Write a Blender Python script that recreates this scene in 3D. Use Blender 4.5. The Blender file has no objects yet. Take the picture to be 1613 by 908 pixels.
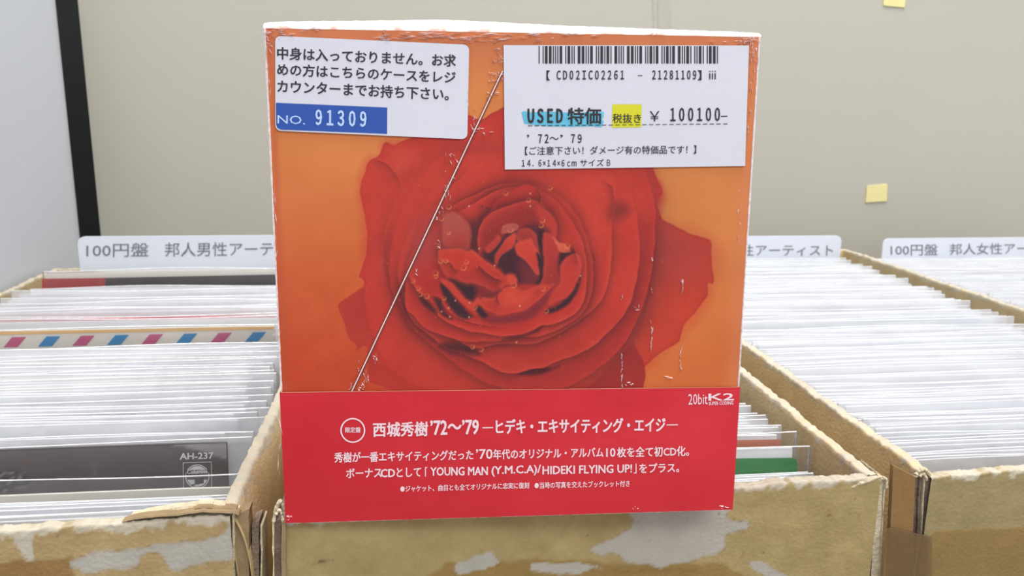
import bpy, math, random
import numpy as np

# ------------------------------------------------------------------ camera, world, lights, exposure
sc = bpy.context.scene
T = 0.186                                   # height of the cardboard boxes' rims above the shelf
CAMZ = T + 0.1258
FPX, PITCH, YAW, ROLL = 1298.6, 0.21671, 0.11967, 0.01045
Fv = np.array([math.sin(YAW)*math.cos(PITCH), math.cos(YAW)*math.cos(PITCH), -math.sin(PITCH)])
Rv = np.cross(Fv, [0, 0, 1]); Rv /= np.linalg.norm(Rv); Uv = np.cross(Rv, Fv)
Rr = math.cos(ROLL)*Rv+math.sin(ROLL)*Uv; Ur = -math.sin(ROLL)*Rv+math.cos(ROLL)*Uv
CAM = np.array([0, 0, CAMZ])
cd = bpy.data.cameras.new('camera'); cam = bpy.data.objects.new('camera', cd)
sc.collection.objects.link(cam); sc.camera = cam
from mathutils import Matrix
M4 = Matrix.Identity(4)
for i in range(3):
    M4[i][0] = Rr[i]; M4[i][1] = Ur[i]; M4[i][2] = -Fv[i]; M4[i][3] = CAM[i]
cam.matrix_world = M4
cd.sensor_width = 36; cd.lens = 36*FPX/1613; cd.clip_start = .01
cd.dof.use_dof = True; cd.dof.focus_distance = .265; cd.dof.aperture_fstop = 30

w = bpy.data.worlds.new('room_light'); sc.world = w; w.use_nodes = True
w.node_tree.nodes['Background'].inputs[0].default_value = (.93, .95, 1, 1)
w.node_tree.nodes['Background'].inputs[1].default_value = .56
def area(name, loc, target, sx, sy, power, col=(1, .98, .95)):
    l = bpy.data.lights.new(name, 'AREA'); l.shape = 'RECTANGLE'; l.size = sx; l.size_y = sy
    l.energy = power; l.color = col
    o = bpy.data.objects.new(name, l); sc.collection.objects.link(o); o.location = loc
    from mathutils import Vector
    o.rotation_euler = (Vector(target)-Vector(loc)).to_track_quat('-Z', 'Y').to_euler()
area('ceiling_and_fill_lamp', (.0, .15, 2.2), (.1, .35, .1), 1.6, .5, 33)
area('ceiling_and_fill_lamp', (.6, -1.2, 1.7), (-.1, .5, .15), 1.6, .3, 16)  # added fill from the camera side, aimed to brighten the left corner
vs = sc.view_settings
vs.view_transform = 'Standard'; vs.look = 'None'; vs.gamma = 1; vs.use_curve_mapping = False; vs.exposure = 0.57
sc.cycles.transparent_max_bounces = 40
sc.cycles.max_bounces = 16; sc.cycles.diffuse_bounces = 12

# ------------------------------------------------------------------ helpers
rnd = random.Random(5)
COL = sc.collection
IRR = 1.18                                   # light on a vertical white card, as the photograph shows it
def ray(x, y): return (x-806.5)/FPX*Rr-(y-454)/FPX*Ur+Fv
def at_z(x, y, z=T):
    d = ray(x, y); return CAM+d*((z-CAMZ)/d[2])
def at_y(x, y, Y):
    d = ray(x, y); return CAM+d*(Y/d[1])
def on_plane(x, y, p, n):
    d = ray(x, y); return CAM+d*(np.dot(np.asarray(p)-CAM, n)/np.dot(d, n))
def project(P):
    Q = np.asarray(P)-CAM; z = Q@Fv
    return 806.5+FPX*(Q@Rr)/z, 454-FPX*(Q@Ur)/z
def lin(c):
    c = np.asarray(c, float)/255.
    return np.where(c <= .04045, c/12.92, ((c+.055)/1.055)**2.4)
def alb(c, k=IRR): return np.clip(lin(c)/k, 0, .92)

_rng = np.random.RandomState(3)
_lat = _rng.rand(256, 256)
def vnoise(x, y, s=0):
    x = np.asarray(x, float)+s*17.3; y = np.asarray(y, float)+s*31.7
    xi = np.floor(x).astype(int); yi = np.floor(y).astype(int); fx = x-xi; fy = y-yi
    fx = fx*fx*(3-2*fx); fy = fy*fy*(3-2*fy)
    g = lambda a, b: _lat[a % 256, b % 256]
    return (g(xi, yi)*(1-fx)+g(xi+1, yi)*fx)*(1-fy)+(g(xi, yi+1)*(1-fx)+g(xi+1, yi+1)*fx)*fy
def fbm(x, y, s=0, o=4):
    r = 0; a = .5
    for i in range(o): r = r+a*vnoise(x*2**i, y*2**i, s+i); a *= .5
    return r/(1-.5**o)

def setmat(o, m):
    for q in (m if isinstance(m, (list, tuple)) else [m]): o.data.materials.append(q)
BASE = {}
def thing(name, label, cat, base, group=None):
    o = bpy.data.objects.new(name, None); COL.objects.link(o); o.location = base; o.empty_display_size = .02
    o['label'] = label; o['category'] = cat
    if group: o['group'] = group
    BASE[o.name] = np.array(base, float); return o
def mk(name, V, Fc, m, parent=None, base=None, smooth=False, col=None, mi=None, label=None):
    """one mesh object from world-space vertices, in its parent's frame"""
    b = BASE[parent.name] if parent is not None else (np.array(base, float) if base is not None else np.zeros(3))
    V = np.asarray(V, float)-b
    me = bpy.data.meshes.new(name)
    if isinstance(Fc, np.ndarray):
        k = Fc.shape[1]; nf = len(Fc)
        me.vertices.add(len(V)); me.vertices.foreach_set('co', V.astype(np.float32).ravel())
        me.loops.add(nf*k); me.loops.foreach_set('vertex_index', Fc.astype(np.int32).ravel())
        me.polygons.add(nf); me.polygons.foreach_set('loop_start', np.arange(0, nf*k, k, dtype=np.int32))
        me.polygons.foreach_set('loop_total', np.full(nf, k, dtype=np.int32))
        me.update(calc_edges=True); me.validate()
    else:
        me.from_pydata([tuple(v) for v in V], [], [tuple(f) for f in Fc]); me.update()
    if smooth: me.polygons.foreach_set('use_smooth', [True]*len(me.polygons))
    if col is not None:
        a = me.color_attributes.new('paint', 'FLOAT_COLOR', 'POINT')
        c4 = np.ones((len(V), 4), np.float32); c4[:, :3] = col; a.data.foreach_set('color', c4.ravel())
    o = bpy.data.objects.new(name, me); COL.objects.link(o); setmat(o, m)
    if mi is not None: me.polygons.foreach_set('material_index', np.asarray(mi, dtype=np.int32))
    if parent is not None:
        o.parent = parent; BASE[o.name] = b
        if parent.type == 'MESH' or parent.parent is not None: pass
    else:
        o.location = b; BASE[o.name] = b
    if label: o['label'] = label
    return o
def struct(o): o['kind'] = 'structure'; return o
def gridf(nu, nv):
    i = np.arange(nu-1)[:, None]*nv+np.arange(nv-1)[None, :]
    return np.stack([i, i+nv, i+nv+1, i+1], -1).reshape(-1, 4)
def boxm(p, q):
    (a, b, c), (d, e, f) = p, q
    V = [(a, b, c), (d, b, c), (d, e, c), (a, e, c), (a, b, f), (d, b, f), (d, e, f), (a, e, f)]
    return V, [(0, 3, 2, 1), (4, 5, 6, 7), (0, 1, 5, 4), (1, 2, 6, 5), (2, 3, 7, 6), (3, 0, 4, 7)]
def prism(front, d):
    """polygon (list of 3D points) extruded by vector d"""
    n = len(front); V = [np.array(p) for p in front]+[np.array(p)+d for p in front]
    Fc = [tuple(range(n)), tuple(range(2*n-1, n-1, -1))]+[(i, i+n, (i+1) % n+n, (i+1) % n) for i in range(n)]
    return V, Fc
class MB:
    def __init__(s): s.V = []; s.F = []; s.m = []
    def add(s, V, Fc, m=0):
        k = len(s.V); s.V += [np.array(v, float) for v in V]; s.F += [tuple(i+k for i in f) for f in Fc]; s.m += [m]*len(Fc)
    def tube(s, pts, r, n=6, m=0):
        pts = [np.array(p, float) for p in pts]; k = len(s.V); N = len(pts)
        for i, p in enumerate(pts):
            t = pts[min(i+1, N-1)]-pts[max(i-1, 0)]; t /= np.linalg.norm(t)
            a = np.cross(t, [0, .1, 1]); 
            if np.linalg.norm(a) < 1e-3: a = np.cross(t, [1, 0, 0])
            a /= np.linalg.norm(a); b = np.cross(t, a); rr = r[i] if hasattr(r, '__len__') else r
            for j in range(n): s.V.append(p+rr*(math.cos(j*2*math.pi/n)*a+math.sin(j*2*math.pi/n)*b))
        for i in range(N-1):
            for j in range(n):
                s.F.append((k+i*n+j, k+i*n+(j+1) % n, k+(i+1)*n+(j+1) % n, k+(i+1)*n+j)); s.m.append(m)
        s.F.append(tuple(k+j for j in range(n))); s.F.append(tuple(k+(N-1)*n+j for j in range(n-1, -1, -1))); s.m += [m, m]
    def build(s, name, m, parent=None, **k): return mk(name, s.V, s.F, m, parent, mi=s.m, **k)

# ------------------------------------------------------------------ materials
def material(name, col=(.8, .8, .8), rough=.5, attr=False, bump=0, bscale=300, vary=0, vscale=60, coat=0, coatr=.1, spec=.5, bstretch=None):
    m = bpy.data.materials.new(name); m.use_nodes = True; nt = m.node_tree; b = nt.nodes['Principled BSDF']
    b.inputs['Base Color'].default_value = (*col, 1); b.inputs['Roughness'].default_value = rough
    b.inputs['Specular IOR Level'].default_value = spec
    b.inputs['Coat Weight'].default_value = coat; b.inputs['Coat Roughness'].default_value = coatr
    tc = nt.nodes.new('ShaderNodeTexCoord'); src = None
    if attr:
        a = nt.nodes.new('ShaderNodeAttribute'); a.attribute_name = 'paint'; src = a.outputs['Color']
    if vary:
        n = nt.nodes.new('ShaderNodeTexNoise'); n.inputs['Scale'].default_value = vscale; n.inputs['Detail'].default_value = 8
        nt.links.new(tc.outputs['Object'], n.inputs['Vector'])
        mr = nt.nodes.new('ShaderNodeMapRange'); mr.inputs[1].default_value = .3; mr.inputs[2].default_value = .7
        mr.inputs[3].default_value = 1-vary; mr.inputs[4].default_value = 1+vary*.5
        nt.links.new(n.outputs[0], mr.inputs[0])
        mx = nt.nodes.new('ShaderNodeVectorMath'); mx.operation = 'MULTIPLY'
        if src is not None: nt.links.new(src, mx.inputs[0])
        else: mx.inputs[0].default_value = col
        nt.links.new(mr.outputs[0], mx.inputs[1]); src = mx.outputs[0]
    if src is not None: nt.links.new(src, b.inputs['Base Color'])
    if bump:
        n = nt.nodes.new('ShaderNodeTexNoise'); n.inputs['Scale'].default_value = bscale; n.inputs['Detail'].default_value = 5
        v = tc.outputs['Object']
        if bstretch:
            mp = nt.nodes.new('ShaderNodeMapping'); mp.inputs['Scale'].default_value = bstretch
            nt.links.new(v, mp.inputs[0]); v = mp.outputs[0]
        nt.links.new(v, n.inputs['Vector'])
        bp = nt.nodes.new('ShaderNodeBump'); bp.inputs['Strength'].default_value = bump; bp.inputs['Distance'].default_value = .001
        nt.links.new(n.outputs[0], bp.inputs['Height'])
        nt.links.new(bp.outputs[0], b.inputs['Coat Normal' if coat else 'Normal'])
    return m
def film(name, opac, col=(.9, .92, .95), rough=.15, bump=.3, bscale=90, ior=1.35):
    m = bpy.data.materials.new(name); m.use_nodes = True; nt = m.node_tree; N = nt.nodes; out = N['Material Output']
    b = N['Principled BSDF']; b.inputs['Base Color'].default_value = (*col, 1); b.inputs['Roughness'].default_value = rough
    tr = N.new('ShaderNodeBsdfTransparent'); gl = N.new('ShaderNodeBsdfGlossy'); gl.inputs['Roughness'].default_value = rough
    fr = N.new('ShaderNodeFresnel'); fr.inputs['IOR'].default_value = ior
    tc = N.new('ShaderNodeTexCoord'); n = N.new('ShaderNodeTexNoise'); n.inputs['Scale'].default_value = bscale
    nt.links.new(tc.outputs['Object'], n.inputs['Vector'])
    bp_ = N.new('ShaderNodeBump'); bp_.inputs['Strength'].default_value = bump; bp_.inputs['Distance'].default_value = .003
    nt.links.new(n.outputs[0], bp_.inputs['Height'])
    for q in (b, gl): nt.links.new(bp_.outputs[0], q.inputs['Normal'])
    m1 = N.new('ShaderNodeMixShader'); m1.inputs[0].default_value = opac; m2 = N.new('ShaderNodeMixShader')
    nt.links.new(tr.outputs[0], m1.inputs[1]); nt.links.new(b.outputs[0], m1.inputs[2])
    nt.links.new(fr.outputs[0], m2.inputs[0]); nt.links.new(m1.outputs[0], m2.inputs[1]); nt.links.new(gl.outputs[0], m2.inputs[2])
    nt.links.new(m2.outputs[0], out.inputs['Surface'])
    return m
M = {}
M['print'] = material('glossy_print', attr=True, rough=.6, coat=.22, coatr=.10, bump=.3, bscale=60, spec=.25)
M['orange'] = material('orange_print', tuple(alb((205, 120, 80))), .4, coat=.5)
M['redcard'] = material('red_print', tuple(alb((190, 40, 52))), .4, coat=.5)
M['white_text'] = material('white_ink', tuple(alb((248, 218, 226))), .5, coat=.2)
M['black_ink'] = material('black_ink', (.012, .012, .018), .5)
M['label'] = material('label_paper', tuple(alb((218, 219, 230))), .55, vary=.02, vscale=40)
M['blue'] = material('blue_ink', tuple(alb((32, 80, 172))), .5, vary=.06, vscale=900)
M['blue_text'] = material('pale_blue_ink', tuple(alb((190, 215, 250))), .5)
M['cyan'] = material('cyan_marker', tuple(alb((98, 190, 222))), .6, vary=.12, vscale=300)
M['yellow'] = material('yellow_marker', tuple(alb((218, 214, 32))), .6)
M['glare_top'] = material('glare_white_top', tuple(alb((255, 246, 240), .95)), .3, attr=True, coat=.6, coatr=.08, bump=.6, bscale=160)
M['film'] = film('shrink_film', .35, (.95, .9, .92), .12, .8, 400)
M['crease'] = film('film_crease_glint', .60, (1, .93, .95), .3, .3, 500, 1.1)  # pale film for edges and crumples; its white paints the glints
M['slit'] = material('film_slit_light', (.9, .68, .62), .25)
M['slit_dark'] = material('film_slit_painted_shade', (.12, .03, .03), .6)  # dark strips draw the shade beside the slit in colour
M['kraft'] = material('cardboard', attr=True, rough=.85, bump=.35, bscale=700, vary=.10, vscale=90, spec=.2)
M['layer'] = material('cardboard_layer', tuple(alb((160, 138, 106))), .9, bump=.5, bscale=400, vary=.2, vscale=120, spec=.1)
M['brownboard'] = material('brown_board', tuple(alb((150, 118, 78))), .85, bump=.3, bscale=400, vary=.2, vscale=60, spec=.1)
M['flute'] = material('cardboard_flutes', tuple(alb((150, 132, 116))), .95, bump=1, bscale=900, vary=.35, vscale=260, spec=.1)
M['torn'] = material('torn_paper', tuple(alb((222, 208, 178))), .95, bump=1, bscale=700, vary=.2, vscale=300, spec=.1)
M['dark'] = material('gap_shade_black', (.012, .013, .013), .9)
M['card'] = material('white_card', (.90, .91, .94), .5, vary=.03, vscale=25, coat=.7, coatr=.28)
M['card2'] = material('grey_white_card', (.83, .85, .89), .5, vary=.03, vscale=25, coat=.7, coatr=.28)
M['card3'] = material('cream_card', (.82, .79, .72), .5, vary=.03, vscale=25, coat=.5, coatr=.28)
M['cardR'] = material('cream_card_with_red', (.66, .05, .06), .6)
M['bagclear'] = film('clear_bag_thin', .035, (.93, .95, .99), .2, .6, 60)
M['bag'] = film('clear_bag', .30, (.93, .95, .99), .2, .6, 60)
M['bagrim'] = film('clear_bag_fold', .62, (.95, .96, .99), .25, .5, 200)
M['divider'] = material('divider_plastic', tuple(np.clip(lin((226, 231, 241))/1.12, 0, .9)), .4)
M['grey_ink'] = material('grey_ink', (.17, .18, .21), .5)
M['wallb'] = material('painted_panel', tuple(alb((190, 187, 174), 1.17)), .55, vary=.035, vscale=5, bump=.05, bscale=200)
M['walll'] = material('grey_steel', tuple(alb((208, 213, 222), .98)), .4, vary=.03, vscale=6)
M['floor'] = material('shelf_board', (.28, .26, .24), .7, vary=.1)
M['note'] = material('yellow_note', tuple(alb((222, 212, 150), 1.0)), .7)
M['tape'] = film('yellowed_tape', .3, (.8, .76, .66), .25, .2, 100)
M['brown_tape'] = film('brown_tape', .5, (.20, .12, .045), .25, .3, 150, 1.12)
M['coverdark'] = material('dark_cover_print', attr=True, rough=.4, coat=.3)
M['green'] = material('green_ink', tuple(alb((62, 160, 84))), .5)
M['orangeink'] = material('orange_ink', tuple(alb((226, 150, 118))), .5)
M['pink'] = material('pink_ink', tuple(alb((220, 100, 150))), .5)
M['skyblue'] = material('sky_blue_ink', tuple(alb((50, 155, 215))), .5)
M['amber'] = material('amber_ink', tuple(alb((240, 196, 130))), .5)
M['redink'] = material('red_ink', tuple(alb((205, 80, 80))), .5)

# ------------------------------------------------------------------ flat print: text and polygons lying on a plane
def wide(s): return ''.join(chr(ord(c)+0xFEE0) if 33 <= ord(c) <= 126 else c for c in s)
def text_mesh(s, weight):
    c = bpy.data.curves.new('t', 'FONT'); c.body = s; c.size = 1; c.resolution_u = 2; c.offset = 0
    c.fill_mode = 'FRONT'
    o = bpy.data.objects.new('t', c); COL.objects.link(o)
    dg = bpy.context.evaluated_depsgraph_get(); me = bpy.data.meshes.new_from_object(o.evaluated_get(dg))
    V = np.zeros(len(me.vertices)*3); me.vertices.foreach_get('co', V); V = V.reshape(-1, 3)
    Fc = [tuple(p.vertices) for p in me.polygons]
    bpy.data.objects.remove(o); bpy.data.curves.remove(c); bpy.data.meshes.remove(me)
    return V, Fc
def text(s, pl, pr, h, plane, m, parent, weight=.0, off=.00012, name='printed_text'):
    """text whose bounding box runs from pl (lower left) to pr (lower right), h tall, on the plane (point, normal)"""
    p, n = plane; V, Fc = text_mesh(s, weight)
    if not len(V): return
    mn, mx = V.min(0), V.max(0)
    a = on_plane(*pl, p, n); b = on_plane(*pr, p, n); c = on_plane(pl[0]-(pr[1]-pl[1])/(pr[0]-pl[0])*-h*0, pl[1]-h, p, n)
    sx = (V[:, :1]-mn[0])/(mx[0]-mn[0]); sy = (V[:, 1:2]-mn[1])/max(mx[1]-mn[1], 1e-4)
    W0 = a+sx*(b-a)+sy*(c-a)+np.asarray(n)*off
    if not weight: return mk(name, W0, Fc, m, parent)
    # heavier strokes: the same outlines laid again, shifted by a fraction of the letter height
    hw = weight*.85*np.linalg.norm(c-a); e1 = (b-a)/np.linalg.norm(b-a); e2 = (c-a)/np.linalg.norm(c-a)
    W = []; F2 = []; k = len(V)
    dirs = [(0, 0), (1, 0), (-1, 0), (0, .8), (0, -.8)] if weight < .02 else [(0, 0), (1, 0), (-1, 0), (0, .8), (0, -.8), (.8, .6), (-.8, .6), (.8, -.6), (-.8, -.6)]
    for i, (dx, dy) in enumerate(dirs):
        W.append(W0+e1*dx*hw+e2*dy*hw+np.asarray(n)*1.5e-6*i); F2 += [tuple(q+k*i for q in f) for f in Fc]
    return mk(name, np.concatenate(W), F2, m, parent)
def flat(pts, plane, m, parent, off=.0001, name='printed_block', thick=0):
    p, n = plane; P = [on_plane(x, y, p, n)+np.asarray(n)*off for x, y in pts]
    if thick: V, Fc = prism(P, -np.asarray(n)*thick)
    else: V, Fc = P, [tuple(range(len(P)))]
    return mk(name, V, Fc, m, parent)
def rrect(tl, tr, br, bl, r, n=5):
    P = [np.array(q, float) for q in (tl, tr, br, bl)]; out = []
    for i in range(4):
        p = P[i]; a = P[i-1]-p; b = P[(i+1) % 4]-p; a /= np.linalg.norm(a); b /= np.linalg.norm(b)
        for k in range(n+1):
            t = k/n*math.pi/2; out.append(p+a*r*(1-math.sin(t))+b*r*(1-math.cos(t)))
    return out

# ------------------------------------------------------------------ print painter: artwork sampled at the vertices of a flat panel
def spline(P, closed=True, k=5):
    P = np.array(P, float); n = len(P); out = []
    for i in range(n if closed else n-1):
        g = lambda j: P[j % n] if closed else P[min(max(j, 0), n-1)]
        a, b, c, d = g(i-1), g(i), g(i+1), g(i+2)
        for t in np.arange(k)/k:
            out.append(.5*((2*b)+(-a+c)*t+(2*a-5*b+4*c-d)*t*t+(-a+3*b-3*c+d)*t**3))
    if not closed: out.append(P[-1])
    return np.array(out)
class Painter:
    def __init__(s, X, Y):
        s.X0, s.Y0 = X, Y; s.C = np.zeros((len(X), 3)); s.warp(0, 1)
    def warp(s, amp, sc):
        s.X = s.X0+amp*(fbm(s.X0/sc, s.Y0/sc, 1)-.5)*2; s.Y = s.Y0+amp*(fbm(s.X0/sc, s.Y0/sc, 9)-.5)*2
    def near(s, P, pad):
        mn = P.min(0)-pad; mx = P.max(0)+pad
        return np.nonzero((s.X > mn[0]) & (s.X < mx[0]) & (s.Y > mn[1]) & (s.Y < mx[1]))[0]
    def dist(s, P, I, closed):
        x = s.X[I]; y = s.Y[I]; best = np.full(len(I), 1e9); side = np.zeros(len(I)); tt = np.zeros(len(I)); ins = np.zeros(len(I), bool)
        n = len(P); m = n if closed else n-1
        for i in range(m):
            a = P[i]; b = P[(i+1) % n]; d = b-a; L = d@d+1e-9
            t = np.clip(((x-a[0])*d[0]+(y-a[1])*d[1])/L, 0, 1); dx = x-a[0]-t*d[0]; dy = y-a[1]-t*d[1]; q = dx*dx+dy*dy
            k = q < best; best[k] = q[k]; side[k] = (d[0]*dy-d[1]*dx)[k]; tt[k] = ((i+t)/m)[k]
            if closed:
                c = (a[1] > y) != (b[1] > y)
                ins ^= c & (x < a[0]+(y-a[1])/(d[1] if abs(d[1]) > 1e-9 else 1e-9)*d[0])
        D = np.sqrt(best)
        if closed: return np.where(ins, -D, D), tt
        return np.where(side >= 0, D, -D), tt
    def fill(s, P, col, feather=1., col2=None, axis=None, rim=None, rimw=5, shadow=0, sw=10, smooth=True, op=1., inner=None, innw=20):
        P = spline(P) if smooth else np.array(P, float)
        I = s.near(P, max(sw*2.5 if shadow else 0, feather*2)+2)
        if not len(I): return
        D, _ = s.dist(P, I, True)
        if shadow:
            k = shadow*np.exp(-np.maximum(D, 0)/sw)*(D > -2)
            s.C[I] = s.C[I]*(1-k[:, None])+np.array([48, 24, 32])*k[:, None]
        a = np.clip(.5-D/feather/2, 0, 1)[:, None]*op
        c = np.array(col, float)[None].repeat(len(I), 0)
        if col2 is not None:
            (x0, y0), (x1, y1) = axis; L = (x1-x0)**2+(y1-y0)**2
            t = np.clip(((s.X[I]-x0)*(x1-x0)+(s.Y[I]-y0)*(y1-y0))/L, 0, 1)[:, None]; t = t*t*(3-2*t)
            c = c*(1-t)+np.array(col2, float)*t
        if inner is not None:
            t = (1-np.exp(-np.maximum(-D, 0)/innw))[:, None]; c = c*(1-t)+np.array(inner, float)*t
        if rim is not None:
            t = np.exp(-np.abs(D)/rimw)[:, None]; c = c*(1-t)+np.array(rim, float)*t
        s.C[I] = s.C[I]*(1-a)+c*a
    def crease(s, P, wd=9, sd=.5, wl=5, sl=.25, dark=(60, 26, 34), light=(214, 90, 72), taper=True):
        """dark falloff to the right-hand/below side (in travel direction), pale rim on the other"""
        P = spline(P, False); I = s.near(P, wd*3+3); D, t = s.dist(P, I, False)
        tp = np.clip(np.sin(np.clip(t, 0, 1)*math.pi)*1.6, 0, 1) if taper else 1.
        kd = (sd*np.exp(-D/wd)*(D >= 0)*tp)[:, None]; kl = (sl*np.exp(D/wl)*(D < 0)*tp)[:, None]
        c = s.C[I]; c = c*(1-kd)+np.array(dark)*kd; c = c*(1-kl)+np.array(light)*kl; s.C[I] = c
    def ring(s, c, r, col=(232, 150, 96), w=1.1, op=.8, arc=None):
        I = s.near(np.array([[c[0]-r, c[1]-r], [c[0]+r, c[1]+r]]), 4); dx = s.X[I]-c[0]; dy = s.Y[I]-c[1]; d = np.hypot(dx, dy)
        k = op*np.exp(-((d-r)/w)**2)
        if arc is not None: k *= .35+.65*(np.cos(np.arctan2(dy, dx)-arc) > 0)
        s.C[I] = s.C[I]*(1-k[:, None])+np.array(col)*k[:, None]
    def dot(s, c, r, col, op=.9):
        I = s.near(np.array([[c[0]-r, c[1]-r], [c[0]+r, c[1]+r]]), r+2); d = np.hypot(s.X[I]-c[0], s.Y[I]-c[1]); k = op*np.exp(-(d/r)**2)
        s.C[I] = s.C[I]*(1-k[:, None])+np.array(col)*k[:, None]

# ------------------------------------------------------------------ the setting
def slabbox(name, p, q, m): return struct(mk(name, *boxm(p, q), m))
slabbox('floor', (-.9, -.5, -.03), (1.3, 1.1, 0), M['floor'])
slabbox('wall_back', (-.290, .80, 0), (1.3, .815, .62), M['wallb'])
slabbox('dark_backing', (-.9, 1.05, 0), (1.3, 1.07, .9), M['dark'])  # added black sheet; its colour stands in for shade inside the gap
# left: grey steel side panel whose far edge is rolled away
def side_panel():
    P = [(-.2835, y) for y in (-.5, 0, .3, .5, .62, .725)]
    R = .05
    P += [(-.2835-R*(1-math.cos(a)), .725+R*math.sin(a)) for a in np.linspace(.12, math.pi/2, 12)]
    P += [(-.9, .725+R)]
    V = []; n = len(P)
    for x, y in P: V += [(x, y, 0), (x, y, .50)]
    for x, y in P[::-1]:
        V += [(x-.004 if y < .725 else x, y-(.004 if y >= .725 else 0), 0), (x-.004 if y < .725 else x, y-(.004 if y >= .725 else 0), .50)]
    N = 2*n; Fc = [(2*i, 2*((i+1) % N), 2*((i+1) % N)+1, 2*i+1) for i in range(N)]
    return struct(mk('wall_left', V, Fc, M['walll']))
side_panel()
PB = (np.array([0, .80, 0]), np.array([0, -1., 0]))
def note(quad, label):
    th = .0012
    P = [on_plane(x, y, *PB)+np.array([0, -th, 0]) for x, y in quad]
    V, Fc = prism(P, np.array([0, th, 0])); base = sum(P)/4
    o = mk('sticky_note', V, Fc, M['note'], base=base); o['label'] = label; o['category'] = 'note'
note([(1365, 293), (1397, 290), (1396, 317), (1363, 319)], 'small pale yellow sticky note on the beige panel, above the rightmost divider')
note([(1391, -14), (1427, -14), (1424, 12), (1391, 9)], 'small pale yellow sticky note cut off by the top edge of the photo')
tp = thing('tape_strip', 'long vertical strip of clear tape on the beige panel, above the red box set', 'tape', on_plane(1040, 40, *PB))
for k, (x0, x1) in enumerate([(1029, 1037), (1037, 1052), (1052, 1058)]):
    P = [on_plane(a, b, *PB)+np.array([0, -.0006-.0004*(k == 1), 0]) for a, b in [(x0-4, -60), (x1-4, -60), (x1+1, 60), (x0+1, 60)]]
    V, Fc = prism(P, np.array([0, .0005, 0])); mk('tape_layer', V, Fc, M['tape'], tp)

# ------------------------------------------------------------------ the red box set
BW, BH, BD = .14, .146, .06
BX, BY, BZ, BHD, BLN = .02972, .23559, T+.0002, -.03595, .03126
ex = np.array([math.cos(BHD), math.sin(BHD), 0]); nb = np.array([-math.sin(BHD), math.cos(BHD), 0])
ez = math.cos(BLN)*np.array([0, 0, 1])+math.sin(BLN)*nb; en = np.cross(ez, ex); en /= np.linalg.norm(en)   # en points to the back
B0 = np.array([BX, BY, BZ])
def bp(u, v, d=0): return B0+np.multiply.outer(np.asarray(u)-BW/2, ex)+np.multiply.outer(np.asarray(v), ez)+np.multiply.outer(np.asarray(d), en if False else en*1.0)
if en@np.array([0, 1, 0]) < 0: en = -en
FR = (B0, -en)                                # the plane of the front face
box = thing('cd_box_set', 'boxed CD set with a red rose on orange, standing upright in front of everything', 'box set', B0)

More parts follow.
